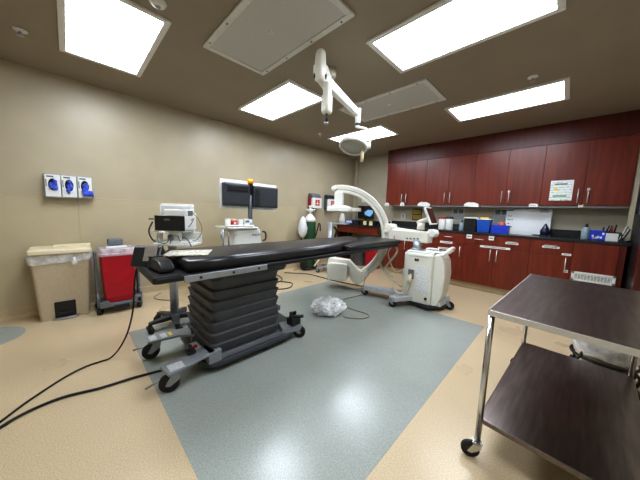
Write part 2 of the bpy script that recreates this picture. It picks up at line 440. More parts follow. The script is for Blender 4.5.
# hanging grip body under the housing
JB = Vector((2.685, 1.645, 0))
bm = B()
loft(bm, [[tuple(rel((JB.x+x*s, JB.y+y*s, z))) for x, y in rrect(-.04,.04,-.04,.04,.022)] for z, s in ((2.40,.75),(2.3,.85),(2.29,1.0),(2.17,1.0),(2.15,.85),(2.145,.4))])
link('balance_housing', bm, 'offwhite', t, True)
bm = B(); cyl(bm, rel((JB.x,JB.y,2.16)), rel((JB.x,JB.y,2.075)), .013, .011, 12); link('stem', bm, 'black', t, True)
bm = B(); lathe(bm, [(.012,2.08-H),(.02,2.072-H),(.02,2.062-H),(.008,2.058-H)], (JB.x-2.41,JB.y-1.97,0), 16); link('stem_tip', bm, 'alu', t, True)
E_ = Vector((2.60, 2.21, 2.33))
d = (E_-J).normalized(); up = Vector((0,0,1)); side = d.cross(up).normalized(); nn = side.cross(d)
bm = B()
loft(bm, [[tuple(rel(P_ + side*x*s + nn*y*s)) for x, y in rrect(-.03,.03,-.042,.042,.012,3)] for P_, s in ((J-d*.02,1.1),(J+d*.1,1.12),(J.lerp(E_,.5),.95),(E_-d*.05,.8),(E_+d*.02,.75))])
link('spring_arm', bm, 'white', t, True)
bm = B(); cyl(bm, rel(E_+up*.05), rel(E_-up*.14), .03, .026, 18); link('elbow', bm, 'white', t, True, bevel=.004)
bm = B(); lathe(bm, [(.03,-.012),(.03,.012)], rel(E_-up*.11), 18); link('elbow_collar', bm, 'darkgrey', t)
# yoke and head
HC = Vector((2.60, 2.155, 1.995))
fw = Vector((-.69,.70,0)).normalized(); rt = Vector((.709,.704,.03)).normalized()
yk = [E_-up*.135, E_-up*.14+rt*.05, E_-up*.16+rt*.11, E_-up*.22+rt*.165, HC+rt*.172+up*.05, HC+rt*.165]
bm = B(); tube(bm, [rel(p) for p in spline(yk, 6)], .011, 10); link('yoke', bm, 'white', t, True)
ax = (Vector((.10,-.34,-.92))).normalized()      # the lit side looks down toward the table
bm = B(); lathe(bm, [(.05,-.06),(.10,-.05),(.14,-.028),(.150,0),(.150,.02),(.14,.03),(.128,.024),(.125,.005)], rel(HC), 40, ax)
hd = link('lamp_head', bm, 'white', t, True)
bm = B(); lathe(bm, [(.124,.006),(.124,.016),(.06,.022),(.01,.023)], rel(HC), 40, ax); link('lens', bm, 'lens', hd, True)
bm = B(); hp = HC+rt*.16
cyl(bm, rel(hp+up*.03), rel(hp-up*.03), .022, .022, 16); link('yoke_joint', bm, 'white', t, True)
h0 = HC+rt*.10+ax*.03; h1 = h0-up*.14+rt*.0
bm = B(); tube(bm, [rel(h0+up*.02), rel(h0-up*.03), rel(h0-up*.035), rel(h1)], [.012,.014,.019,.016], 16); link('grip', bm, 'cream', hd, True)

# ------------------------------------------------------------------ glove boxes on the left wall
t = thing('glove_box_holder', 'white wall rack holding the three glove boxes', 'holder', (0, .03, 1.36))
bm = B()
box(bm, .0, .012, -.205, .205, .012, .27); box(bm, .006, .095, -.205, .205, 0, .008)
box(bm, .006, .095, -.205, -.2, 0, .05); box(bm, .006, .095, .2, .205, 0, .05); box(bm, .006, .095, .066, .070, 0, .05)
link('rack', bm, 'alu', t)
names = ['white glove box with blue gloves, leftmost of three on the wall', 'white glove box with blue gloves, middle of three on the wall', 'white glove box spilling blue gloves lowest, rightmost of three on the wall']
def glove_box(loc, label, k):
    g = thing('glove_box', label, 'glove box', loc, 0, 'glove boxes on the left wall')
    bm = B(); box(bm, 0, .075, -.062, .062, 0, .245); link('carton', bm, 'white', g, bevel=.003)
    bm = B()
    # oval opening with crumpled glove showing
    lathe(bm, [(.001,0),(.001,.001)], (.076,0,.13), 6, (1,0,0))
    poly = [(.0 + .036*math.cos(a), .135+.068*math.sin(a)) for a in [2*PI*i/24 for i in range(24)]]
    vs = [bm.verts.new((.0762, y, z)) for y, z in poly]; bm.faces.new(vs)
    link('opening', bm, 'navy', g)
    rnd = random.Random(k+3); bm = B()
    for i in range(9):
        a = Vector((.078, rnd.uniform(-.016,.016), rnd.uniform(.10,.18)))
        b = a + Vector((rnd.uniform(.0,.012), rnd.uniform(-.012,.016), rnd.uniform(-.04,.02)))
        c = b + Vector((rnd.uniform(-.01,.01), rnd.uniform(-.015,.02), -.03))
        tube(bm, spline([a, b, c], 4), [.005+.009*math.sin(PI*(i_+.5)/9) for i_ in range(9)], 8)
    if k == 2:
        for i in range(5):
            a = Vector((.085, -.02+.018*i, .08)); tube(bm, spline([a, a+Vector((.02,.008,-.03)), a+Vector((.012,.014,-.06))], 4), [.012,.014,.014,.013,.012,.011,.010,.009,.006], 8)
    link('gloves', bm, 'nitrile', g, True)
    bm = B(); box(bm, .0752, .0758, -.056, -.047, .11, .19); box(bm, .0752, .0758, -.045, .01, .215, .232); link('print', bm, 'midgrey', g)
    return g
for k, y in enumerate((-.132, -.0, .134)):
    glove_box((.0125, .03+y, 1.369), names[k], k)

# ------------------------------------------------------------------ step-on waste bin
t = thing('waste_bin', 'beige step-on waste bin with cream lid and clear liner against left wall', 'bin', (.2, -.08, 0))
bm = B()
outer0, outer1 = rrect(-.145,.13,-.20,.20,.03), rrect(-.165,.155,-.235,.235,.03)
loft(bm, [[(x,y,0) for x,y in outer0], [(x,y,.68) for x,y in outer1], [(x*1.05,y*1.03,.68) for x,y in outer1], [(x*1.05,y*1.03,.74) for x,y in outer1]])
body = link('body', bm, 'beige', t, bevel=.006)
bm = B(); box(bm, .128, .146, -.085, .085, .02, .2); link('pedal_recess', bm, 'black', body, bevel=.004)
bm = B()
poly = rrect(-.05,.05,-.06,.06,.02)
box(bm, .128, .175, -.06, .06, .052, .085); link('pedal', bm, 'rubber', t, bevel=.006)
bm = B(); tube(bm, spline([(.14,-.10,.018),(.175,-.07,.014),(.185,0,.012),(.175,.07,.014),(.14,.10,.018)],5), .008, 8); link('pedal_guard', bm, 'alu', t, True)
bm = B()
rings = []
for z, s in ((.745,1.09),(.73,1.105),(.70,1.10),(.665,1.085),(.645,1.08)):
    rr_ = random.Random(int(z*1000)); rings.append([(x*s+rr_.uniform(-.004,.004), y*s*.99+rr_.uniform(-.004,.004), z+rr_.uniform(-.012,.012)*(z<.70)) for x,y in rrect(-.165,.155,-.235,.235,.03,8)])
loft(bm, rings, caps=False); link('liner', bm, 'film', t, True)
bm = B(); lathe(bm, [(.006,-.05),(.02,-.04),(.026,-.01),(.012,.02),(.016,.04)], (.195,.10,.66), 10); link('liner_knot', bm, 'film', t, True)
bm = B()
loft(bm, [[(x,y,z) for x,y in rrect(-.185+i,.19-i,-.252+i,.252-i,.03)] for z,i in ((.745,.004),(.75,0),(.785,.002),(.80,.016))])
link('lid', bm, 'cream', t, bevel=.004)
bm = B(); box(bm, -.16,.0,-.06,.252,.795,.815); link('lid_rib', bm, 'cream', t, bevel=.004)

# ------------------------------------------------------------------ red sharps tub in grey dolly
t = thing('bin_dolly', 'grey wheeled dolly cradling the tall red sharps bin', 'dolly', (.33, .40, 0))
bm = B()
box(bm, -.17,.17,-.19,.19,.075,.115)
prism(bm, [(-.20,.075),(.20,.075),(.20,.16),(.12,.18),(.08,.12),(-.08,.12),(-.12,.18),(-.20,.16)], -.20,-.155, XZ)   # front lip (faces +y after XZ)
link('tray', bm, 'midgrey', t, bevel=.01)
for y in (-.205,.205):
    bm = B(); prism(bm, [(-.1,.08),(.14,.08),(.16,.20),(.055,.24),(.045,.73),(-.06,.73),(-.08,.2)], -.012,.012, T4(0,y,0) @ XZ); link('side_upright', bm, 'midgrey', t, bevel=.006)
bm = B(); prism(bm, [(-.2,.085),(.2,.085),(.2,.15),(.14,.175),(.09,.125),(-.09,.125),(-.14,.175),(-.2,.15)], .0,.03, T4(.17,0,0) @ R4(90) @ XZ); link('front_bumper', bm, 'midgrey', t, bevel=.008)
bm = B(); box(bm, .18,.206,-.075,.075,.05,.10); link('foot_lever', bm, 'black', t, bevel=.006)
bm = B(); box(bm, -.16,-.05,-.075,.075,.79,.87); box(bm, -.19,-.16,-.05,.05,.08,.84); link('push_handle', bm, 'midgrey', t, bevel=.015)
for x, y in ((.15,-.19),(.15,.19),(-.15,-.19),(-.15,.19)): caster(t, x-.02, y, .078, .035, .04, -25, 'black')
t = thing('sharps_bin', 'tall red sharps bin with clear lid standing in the grey dolly', 'bin', (.34, .40, .117))
bm = B()
loft(bm, [[(x*s,y*s,z) for x,y in rrect(-.145,.145,-.165,.165,.02)] for z, s in ((0,.82),(.02,.84),(.055,.84),(.06,.87),(.56,1.0),(.58,1.0))])
link('tub', bm, 'red', t, bevel=.004)
bm = B()
loft(bm, [[(x*s,y*s,z) for x,y in rrect(-.15,.15,-.175,.175,.025)] for z, s in ((.572,1.03),(.60,1.05),(.605,1.0),(.65,.97),(.66,.93))])
link('lid', bm, film('lid_film', (226,214,222), .62, .2, .2), t, bevel=.003)
bm = B(); box(bm, -.06,.06,-.10,.10,.655,.672); link('lid_hatch', bm, 'white', t, bevel=.004)

# ------------------------------------------------------------------ procedure table
TZ = .86
t = thing('procedure_table', 'long black padded procedure table on a wheeled bellows pedestal', 'table', (0,0,0))
bm = B()
prism(bm, [(1.92,.335),(2.545,.335),(2.56,.36),(2.56,2.9),(2.545,3.40),(2.0,3.40),(1.93,2.9),(1.905,.36)], .822,.858)
link('table_deck', bm, 'black', t, bevel=.008)
bm = B()       # padded mattress: tapers toward the foot
def mring(z, i):
    pts = [(1.945+i,.535+i),(2.52-i,.535+i),(2.535-i,.9),(2.535-i,1.7),(2.52-i,2.1),(2.36-i,2.6),(2.14-i,2.95-i),(1.99,2.97-i),(1.95+i,2.5),(1.94+i,1.7),(1.94+i,.9)]
    return [(x,y,z) for x,y in pts]
loft(bm, [mring(.859,.012), mring(.866,0), mring(.905,0), mring(.925,.005), mring(.938,.016), mring(.945,.034), mring(.9475,.06)])
link('mattress', bm, 'vinyl', t, True)
bm = B(); loft(bm, [[(x,y,z) for x,y in rrect(2.00+i,2.555-i,2.2,3.475-i,.03)] for z, i in ((.859,.01),(.868,0),(.905,0),(.918,.012))])
link('foot_extension', bm, 'vinyl', t, bevel=.006)
bm = B(); prism(bm, [(1.905,.34),(2.56,.34),(2.56,.49),(1.905,.49)], .859,.866); link('head_tray', bm, 'black', t, bevel=.003)
for X in (2.575, 1.885):
    bm = B(); box(bm, X-.006, X+.006, .50, 1.12, .812, .856)
    r_ = link('side_rail', bm, 'chrome' if X < 2 else 'alu', t, bevel=.003)
    bm = B()
    for y in (.60, .83, 1.04): cyl(bm, (X-.012,y,.834), (X+.012,y,.834), .009, seg=12)
    link('rail_bolt', bm, 'darkgrey', r_)
bm = B(); box(bm, 1.95, 2.50, .78, 1.36, .765, .821); box(bm, 2.42,2.47,.70,1.40,.775,.80); link('upper_carriage', bm, 'darkframe', t, bevel=.006)
bm = B()       # pleated bellows
rings = []; nf = 7; zb, ztp = .125, .745
for k in range(nf):
    a = zb + (ztp-zb)*k/nf; hh = (ztp-zb)/nf
    s = .012 - .02*(k/nf)
    for f_, g_ in ((.0, -.010), (.10,-.004),(.5, .002), (.84, .010), (.93,.012), (1.0, -.008)):
        rings.append([(x,y,a+f_*hh) for x,y in rrect(1.83-g_-s, 2.375+g_+s+.03*(k/nf), .75-g_-s, 1.37+g_+s, .045, 4)])
rings.append([(x,y,ztp+.006) for x,y in rrect(1.82,2.40,.735,1.385,.04,4)])
rings.append([(x,y,ztp+.02) for x,y in rrect(1.82,2.40,.735,1.385,.04,4)])
loft(bm, rings); link('bellows', bm, 'bellow', t, True)
# chassis
bm = B()
prism(bm, [(1.79,.68),(2.33,.66),(2.43,.72),(2.45,.80),(2.45,1.46),(2.36,1.66),(1.86,1.70),(1.79,1.7)], .055,.095)
frustum(bm, (1.80,2.43,.70,1.45), (1.82,2.40,.73,1.41), .095,.13)
ch = link('chassis', bm, 'darkframe', t, bevel=.006)
bm = B(); prism(bm, [(1.80,.41),(1.94,.40),(1.97,.62),(2.06,.72),(1.86,.76),(1.84,.60)], .165,.185); prism(bm, [(1.86,.74),(2.05,.70),(2.05,.8),(1.86,.8)], .09,.185); link('outrigger', bm, 'greyleg', t, bevel=.004)
bm = B(); prism(bm, [(2.36,.39),(2.50,.41),(2.46,.60),(2.42,.76),(2.26,.72),(2.34,.60)], .165,.185); prism(bm, [(2.28,.70),(2.43,.70),(2.43,.8),(2.28,.8)], .09,.185); link('outrigger', bm, 'greyleg', t, bevel=.004)
bm = B(); prism(bm, [(2.28,1.45),(2.42,1.40),(2.46,1.62),(2.34,1.66)], .09,.155); link('outrigger', bm, 'greyleg', t, bevel=.004)
bm = B(); prism(bm, [(1.80,1.60),(1.95,1.60),(1.90,1.76),(1.80,1.76)], .09,.155); link('outrigger', bm, 'greyleg', t, bevel=.004)
caster(t, 1.87,.475,.17,.066,.04,-100); caster(t, 2.42,.475,.17,.066,.04,-110); caster(t, 2.40,1.585,.16,.062,.04,40); caster(t, 1.86,1.70,.16,.062,.04,-20)
for (x0,x1,y0,y1) in ((1.835,1.93,.42,.47),(1.85,1.935,.50,.545),(2.385,2.475,.425,.52),(2.18,2.30,.63,.69)):
    bm = B(); box(bm, x0,x1,y0,y1,.1855,.1865 if x0!=2.18 else .1865)
    o = link('warning_label', bm, 'printed', t)
bm = B(); box(bm, 1.86,1.935,.56,.585,.1855,.187); o = link('warning_label', bm, 'yellow', t); o['label'] = 'yellow warning sticker'
bm = B(); box(bm, 2.17,2.30,.62,.70,.13,.185); link('control_box', bm, 'greyleg', t, bevel=.004)
bm = B(); lathe(bm, [(.016,.186),(.018,.198),(.01,.206)], (2.27,.655,0), 14); link('stop_button', bm, 'red', t, True)
bm = B(); box(bm, 2.30,2.36,.57,.63,.19,.215); cyl(bm,(2.33,.60,.18),(2.33,.60,.25),.012); cyl(bm,(2.29,.6,.235),(2.37,.6,.235),.01); link('brake_lever', bm, 'black', t, bevel=.003)
for a_ in ((1.80,.38,1.74,.33),(2.37,.38,2.36,.30)):
    bm = B(); tube(bm, [(a_[0],a_[1]+.05,.10),(a_[0],a_[1],.085),(a_[2],a_[3],.06)], .008, 8); link('brake_pedal', bm, 'alu', t, True)
bm = B()
bmesh.ops.transform(bm, matrix=Matrix.Identity(4), verts=[])
box(bm, 2.36,2.45,1.50,1.61,.15,.225); box(bm, 2.40,2.42,1.50,1.535,.225,.29); box(bm, 2.36,2.38,1.58,1.61,.225,.265); cyl(bm,(2.41,1.55,.235),(2.48,1.62,.24),.016)
link('clamp_block', bm, 'black', t, bevel=.003)

# things on the table
o = B(); loft(o, [[(x,y,.9478+.0035*math.sin(9*x+13*y)+e) for x,y in rrect(-.12,.12,-.15,.15,.02,3)] for e in (.002,.008)])
bm = o
bmesh.ops.transform(bm, matrix=T4(2.26,.63,0) @ R4(-30), verts=bm.verts[:])
o = link('printed_pad', bm, 'plan', None, True); tag(o, 'white patterned pad lying at the near end of the black table', 'pad')
t = thing('head_wedge', 'black foam wedge with taupe face at near end of the table', 'cushion', (2.08,.40,.867), -28)
bm = B(); prism(bm, [(-.11,0),(.10,0),(.085,.03),(.01,.13),(-.03,.135),(-.11,.02)], -.10,.08, XZ); link('wedge_foam', bm, 'vinyl', t, bevel=.01)
bm = B(); prism(bm, [(-.03,.1352),(.012,.131),(.088,.031),(.094,.035),(.018,.137),(-.03,.142)], -.075,.005, XZ); link('wedge_cover', bm, 'taupe', t, bevel=.003)
t = thing('arm_pad', 'low black pad block between the wedge and the table mattress', 'cushion', (2.36,.425,.867), 6)
bm = B(); prism(bm, [(-.14,0),(.11,0),(.11,.035),(.05,.075),(-.10,.085)], -.045,.045, XZ); link('pad_foam', bm, 'vinyl', t, bevel=.012)
bm = B(); box(bm,-.09,-.06,-.047,.047,.0,.088); link('strap', bm, 'black', t, bevel=.002)

# ------------------------------------------------------------------ monitor cart behind the table
t = thing('device_cart', 'narrow wheeled stand with grey column and white upper shelf behind table', 'medical cart', (1.315,.765,0), 45)
bm = B()
for a in (20, 95, 160, 235, 305):
    v = Vector((math.cos(math.radians(a)), math.sin(math.radians(a)),0)); s_ = Vector((-v.y, v.x, 0))
    L_ = .25
    loft(bm, [[tuple(v*q+s_*w_*e1+Vector((0,0,z_))) for e1,z_ in ((-1,za),(1,za),(1,zb_),(-1,zb_))] for q,w_,za,zb_ in ((0,.045,.085,.135),(.12,.035,.085,.125),(L_,.022,.085,.11))])
lathe(bm, [(.07,.08),(.07,.13),(.045,.15)], (0,0,0), 24)
link('star_base', bm, 'darkgrey', t, bevel=.003)
for a in (20, 95, 160, 235, 305): caster(t, .25*math.cos(math.radians(a)), .25*math.sin(math.radians(a)), .09, .036, .035, a+100, 'black')
bm = B(); prism(bm, rrect(-.035,.035,-.03,.03,.012), .13,1.0); link('column', bm, 'alu', t, True)
_n0 = set(bpy.data.objects)
bm = B(); prism(bm, rrect(-.19,.24,-.16,.13,.03), .90,.925); prism(bm, rrect(-.15,.20,-.14,.12,.03), .925,.945); link('lower_shelf', bm, 'white', t, bevel=.006)
bm = B(); box(bm, -.16,.24,.10,.125,.92,1.03); link('shelf_back', bm, 'white', t, bevel=.008)
bm = B(); box(bm, -.22,.15,-.13,.14,1.035,1.055); box(bm,-.05,.05,-.03,.03,.94,1.04); link('upper_shelf', bm, 'white', t, bevel=.006)
bm = B(); tube(bm, [(-.20,-.05,.80),(-.17,-.07,.93),(-.12,-.1,1.06)], [.04,.035,.02], 12); link('probe_cradle', bm, 'white', t, True)
bm = B(); lathe(bm, [(.07,1.03),(.06,1.045),(.02,1.07)], (-.08,-.1,0), 20); link('tray_dish', bm, 'white', t, True)
for k, pp in enumerate(([(-.13,-.15,1.0),(-.10,-.18,.95),(-.03,-.18,.93),(.02,-.16,.98)], [(.02,-.17,.93),(.05,-.18,.99),(.10,-.17,1.01),(.13,-.16,.95)], [(.15,-.16,.98),(.18,-.17,1.0),(.22,-.16,.96),(.24,-.14,.90)])):
    bm = B(); tube(bm, spline(pp, 6), .006, 8); link('probe_cable', bm, 'midgrey', t, True)
bm = B(); tube(bm, spline([(-.19,-.13,1.14),(-.23,-.14,1.05),(-.21,-.13,.97),(-.16,-.14,.94)],6), .008, 8); link('power_cord', bm, 'black', t, True)
bm = B(); tube(bm, spline([(.17,.05,1.24),(.25,.02,1.17),(.30,0,1.06),(.25,-.02,.96),(.21,-.05,.95)],6), .004, 8); tube(bm, spline([(.16,0,1.15),(.22,-.03,1.18),(.18,-.06,1.1),(.1,-.1,1.06)],6), .004, 8); link('sensor_cable', bm, 'tan', t, True)
def on_cart(n, l, c, z):
    o_ = thing(n, l, c, (1.315,.765,z), 45); return o_
g = on_cart('recorder_unit', 'black fronted white recorder box on the stand behind the table', 'medical device', 1.056)
bm = B(); box(bm, -.20,.13,-.14,.12,.004,.15); link('casing', bm, 'white', g, bevel=.006)
bm = B(); box(bm, -.20,.13,-.152,-.138,.0,.15); f_ = link('front_panel', bm, 'black', g, bevel=.003)
bm = B(); box(bm, -.14,-.08,-.154,-.151,.105,.12); box(bm, .03,.09,-.154,-.151,.10,.12); link('panel_marking', bm, 'midgrey', f_)
g = on_cart('printer_unit', 'small white printer box stacked on top of the black fronted recorder', 'medical device', 1.207)
bm = B(); box(bm, -.06,.17,-.13,.08,0,.062); link('casing', bm, 'white', g, bevel=.006)
bm = B(); box(bm, .168,.176,-.06,.04,.0,.055); link('side_socket', bm, 'midgrey', g, bevel=.002)
g = on_cart('display_screen', 'white backed display screen rising behind the recorder boxes', 'monitor', 1.056)
bm = B(); loft(bm, [[(x,y,z) for x,z in rrect(-.19+i,.21-i,.03+i,.275-i,.03)] for y,i in ((.13,.0),(.16,0),(.19,.03))]); link('screen_shell', bm, 'white', g, bevel=.004)
bm = B(); box(bm, -.17,.18,.122,.131,.05,.25); link('shell_inset', bm, mat('pale_grey_plastic',(196,196,200),.5), g, bevel=.006)
bm = B(); box(bm, -.03,.05,.125,.165,0,.06); link('screen_stand', bm, 'white', g)
bm = B(); lathe(bm, [(.03,-.01),(.03,.01)], (.22,.14,.15), 16, (1,0,0)); link('side_knob', bm, 'white', g)

for o_ in set(bpy.data.objects) - _n0:      # upper gear is narrower than the base and sits off to one side
    if o_.type == 'MESH':
        for v_ in o_.data.vertices: v_.co.x = v_.co.x*.90 + (.09 if o_.parent and o_.parent.name.startswith('recorder') else .05 if not o_.parent or o_.parent.name.startswith(('device','printer')) else -.02); v_.co.y *= .9
# ------------------------------------------------------------------ imaging workstation cart with two monitors
t = thing('workstation_cart', 'white imaging workstation cart with tall centre pole near left wall', 'medical cart', (.62,1.88,0))
bm = B()
loft(bm, [[(x,y,z) for x,y in rrect(-.24+i,.24-i,-.20+i,.30-i,.05)] for z,i in ((.12,.02),(.16,0),(.93,.02),(.985,.03),(1.0,.06))])
cab = link('cabinet', bm, 'white', t, bevel=.008)
text('lettering', 'PHILIPS', .05, 'ink', cab, (.236,.17,.90), (PI/2,0,PI/2))
bm = B(); loft(bm, [[(x,y,z) for x,y in rrect(-.26,.26,-.29,.22,.06)] for z in (1.0,1.025)]); link('work_shelf', bm, 'white', t, bevel=.008)
bm = B(); tube(bm, spline([(.2,-.29,1.03),(.26,-.30,1.05),(.28,-.2,1.055),(.28,.1,1.05)],5), .014, 8); link('shelf_rail', bm, 'white', t, True)
bm = B(); tube(bm, [(.2,-.34,1.0),(.2,-.34,.74),(.2,-.26,.72),(.2,-.26,1.0)], .012, 8); tube(bm, [(.21,-.38,.98),(.24,-.385,.93),(.24,-.38,.88)], .012, 8); link('basket_frame', bm, 'alu', t, True)
bm = B(); tube(bm, spline([(.2,.30,.95),(.22,.345,.93),(.22,.35,.83),(.2,.31,.80)],5), .014, 8); link('side_handle', bm, 'darkgrey', t, True)
bm = B(); cyl(bm, (.1,.14,1.0),(.1,.14,1.14),.05,.042); pc = link('pole_collar', bm, 'alu', t, True)
bm = B(); cyl(bm, (.1,.14,1.1),(.1,.14,1.52),.034); link('pole', bm, 'midgrey', t, True)
for x,y in ((.18,-.18),(.18,.26),(-.18,-.18),(-.18,.26)): caster(t, x,y,.13,.05,.04,-30,'alu')
bm = B(); box(bm, .07,.13,-.3,.55,1.46,1.52); box(bm,.08,.12,.10,.18,1.3,1.70); link('monitor_bar', bm, 'black', t, bevel=.006)
bm = B(); lathe(bm, [(.05,1.69),(.05,1.735),(.035,1.76)], (.1,.14,0), 18); bc = link('warning_beacon', bm, 'amber', t, True); bc['label'] = 'amber warning light on top'
def back_monitor(loc, rz, lab, w, small):
    g = thing('monitor', lab, 'monitor', loc, rz, 'two dark backed workstation monitors')
    bm = B(); loft(bm, [[(x,y,z) for y,z in rrect(-w/2+i,w/2-i,-.155+i,.175-i,.015)] for x,i in ((-.02,.0),(.045,.0),(.07,.03))]); link('back_shell', bm, 'darkgrey', g, bevel=.004)
    bm = B(); box(bm, -.045,-.02,-w/2-.03,w/2+.02,-.20,.225); link('bezel', bm, 'white', g, bevel=.006)
    bm = B(); box(bm, -.047,-.045,-w/2,w/2,-.17,.19); link('screen', bm, 'screen', g)
    if small:
        bm = B(); box(bm, .065,.085,-.15,.16,.06,.14); link('connector_cover', bm, 'black', g, bevel=.005)
    else:
        bm = B()
        for k in range(9): box(bm, .066,.075,-w/2+.02,-w/2+.10,-.13+.03*k,-.118+.03*k)
        link('vent_fins', bm, 'black', g)
    return g
back_monitor((.74,1.775,1.495), -2, 'left dark backed monitor with white edge on the workstation pole', .40, True)
back_monitor((.74,2.27,1.485), 3, 'right dark backed monitor with cooling fins on the workstation pole', .47, False)
# small items along the shelf
def tub(loc, lab, m1, m2, r, h):
    g = thing('supply_tub', lab, 'container', loc, 0, 'small tubs on the workstation shelf')
    bm = B(); lathe(bm, [(r*.9,0),(r,.01),(r,h*.86),(r*.92,h*.88)], (0,0,0), 24); link('tub_body', bm, m1, g, True)
    bm = B(); lathe(bm, [(r*1.04,h*.86),(r*1.04,h),(r*.9,h*1.01)], (0,0,0), 24); link('tub_lid', bm, m2, g, True)
    return g
tub((.78,1.625,1.026), 'plain white tub, first from left on the workstation shelf', 'white','white',.04,.12)
g = tub((.78,1.72,1.026), 'red labelled white tub, second from left on workstation shelf', 'white','white',.04,.12)
bm = B(); lathe(bm, [(.0412,.02),(.0412,.10)], (0,0,0), 24); link('tub_label', bm, 'redlabel', g, True)
bm = B(); box(bm, .039,.0425,-.015,.015,.045,.075); link('label_patch', bm, 'white', g)
g = thing('carton', 'white and red carton, third from left on workstation shelf', 'box', (.78,1.81,1.026), 12)
bm = B(); box(bm, -.04,.04,-.035,.035,0,.115); link('carton_body', bm, 'white', g, bevel=.003)
bm = B(); prism(bm, [(-.034,.01),(.034,.01),(.034,.055),(-.034,.11)], -.0415,-.040, R4(90) @ XZ); link('carton_print', bm, 'redlabel', g)
g = thing('carton', 'plain white carton beside the pole on workstation shelf', 'box', (.80,1.905,1.026), 0)
bm = B(); box(bm, -.04,.04,-.042,.042,0,.125); link('carton_body', bm, 'white', g, bevel=.003)
bm = B(); box(bm, .0402,.0408,-.03,.03,.07,.10); link('carton_print', bm, 'midgrey', g)
# flat access cover on the wall sheet
t = thing('wall_cover', 'flat cream cover plate on the left wall above the black table', 'wall plate', (.006,2.75,.62))
bm = B(); loft(bm, [[(x,y,z) for y,z in rrect(-.2,.2,0,.27,.04)] for x in (0,.012)]); link('plate', bm, 'panel', t, bevel=.004)
bm = B(); box(bm, .012,.0135,-.15,.15,.05,.052); link('plate_groove', bm, 'beige', t)

# ------------------------------------------------------------------ oxygen cylinder on its hand cart
t = thing('oxygen_cylinder', 'green oxygen cylinder with white valve head near left wall', 'gas cylinder', (.26,3.74,.07))
bm = B(); lathe(bm, [(.11,0),(.13,.02),(.13,.98),(.12,1.05),(.085,1.10)], (0,0,0), 28); link('tank', bm, 'green', t, True)
bm = B(); lathe(bm, [(.132,1.0),(.124,1.06),(.09,1.105),(.05,1.15),(.03,1.17)], (0,0,0), 28); link('shoulder', bm, 'white', t, True)
bm = B(); cyl(bm, (0,0,1.16),(0,0,1.32),.022); cyl(bm,(-.06,-.07,1.25),(.06,.07,1.25),.028); lathe(bm,[(.035,0),(.04,.01),(.035,.03)],(0,0,1.32),14); link('valve', bm, 'white', t, True)
bm = B(); lathe(bm, [(.04,-.02),(.04,.02)], (.07,.06,1.25), 16, (.7,.7,0)); link('pressure_gauge', bm, 'chrome', t, True)
t = thing('cylinder_cart', 'black two wheeled hand cart carrying the green oxygen cylinder', 'hand cart', (.26,3.74,0))
bm = B(); box(bm, -.11,.13,-.13,.13,.05,.068)
for y in (-.125,.125): tube(bm, spline([(-.13,y,.06),(-.13,y,.5),(-.12,y,.85),(-.10,y,.95)],4), .012, 8)
tube(bm, [(-.13,-.125,.5),(-.13,.125,.5)], .012, 8); link('cart_frame', bm, 'black', t, True)
bm = B(); tube(bm, spline([(.02,.14,.70),(.08,.17,.92),(.06,.22,1.03),(.02,.30,1.0),(.0,.33,.85)],5), .014, 8); link('cart_handle', bm, 'black', t, True)
bm = B(); lathe(bm, [(.135,-.02),(.135,.02)], (0,0,.55), 28); link('cylinder_strap', bm, 'black', t)
for y in (-.16,.16):
    bm = B(); lathe(bm, [(.03,-.02),(.075,-.02),(.09,-.012),(.09,.012),(.075,.02),(.03,.02)], (.0,y,.09), 24, (0,1,0)); link('wheel', bm, 'rubber', t)
bm = B()
rn = random.Random(5)
rings = []
for i, (z, r_) in enumerate(((1.18,.02),(1.12,.06),(1.03,.085),(.92,.10),(.83,.09),(.76,.05),(.73,.02))):
    rings.append([(.30+.6*1.25*r_*math.cos(2*PI*k/14)*(1+rn.uniform(-.2,.2)), 3.50+1.1*r_*math.sin(2*PI*k/14)*(1+rn.uniform(-.15,.15)), z+rn.uniform(-.01,.01)) for k in range(14)])
loft(bm, rings); o = link('mask_bag', bm, mat('white_bag_plastic',(226,227,228),.3,bump=.5,bscale=22), None, True)
tag(o, 'crumpled white plastic bag hanging beside the green oxygen cylinder', 'bag')

# pole stand beside it
t = thing('equipment_stand', 'silver wheeled stand with flat tray and square column beside oxygen cylinder', 'medical stand', (.70,3.93,0), 25)
bm = B(); prism(bm, rrect(-.045,.045,-.03,.03,.01), .12,1.08); link('column', bm, 'alu', t, True)
bm = B(); prism(bm, rrect(-.1,.35,-.02,.32,.03), 1.04,1.06); link('tray', bm, 'alu', t, bevel=.004)
bm = B()
for v in ((.28,-.22),(-.22,-.20),(.24,.24),(-.22,.22)):
    d_ = Vector((v[0],v[1],0)); s_ = Vector((-d_.y,d_.x,0)).normalized()
    loft(bm, [[tuple(d_*q+s_*w_*e1+Vector((0,0,z_))) for e1,z_ in ((-1,.09),(1,.09),(1,zt_),(-1,zt_))] for q,w_,zt_ in ((0,.045,.15),(1,.025,.115))])
link('leg_frame', bm, 'alu', t, bevel=.004)
for v in ((.27,-.21),(-.21,-.19),(.23,.23),(-.21,.21)): caster(t, v[0],v[1],.095,.038,.03,30,'alu')
bm = B(); tube(bm, spline([(.06,.06,.98),(.12,.06,.9),(.09,.06,.75),(.11,.06,.6)],5), .022, 8); link('cord_bundle', bm, 'black', t, True)
bm = B(); tube(bm, spline([(-.1,-.1,.45),(-.16,-.15,.3),(-.26,-.22,.14)],5), .018, 8); link('hose', bm, 'ivory', t, True)

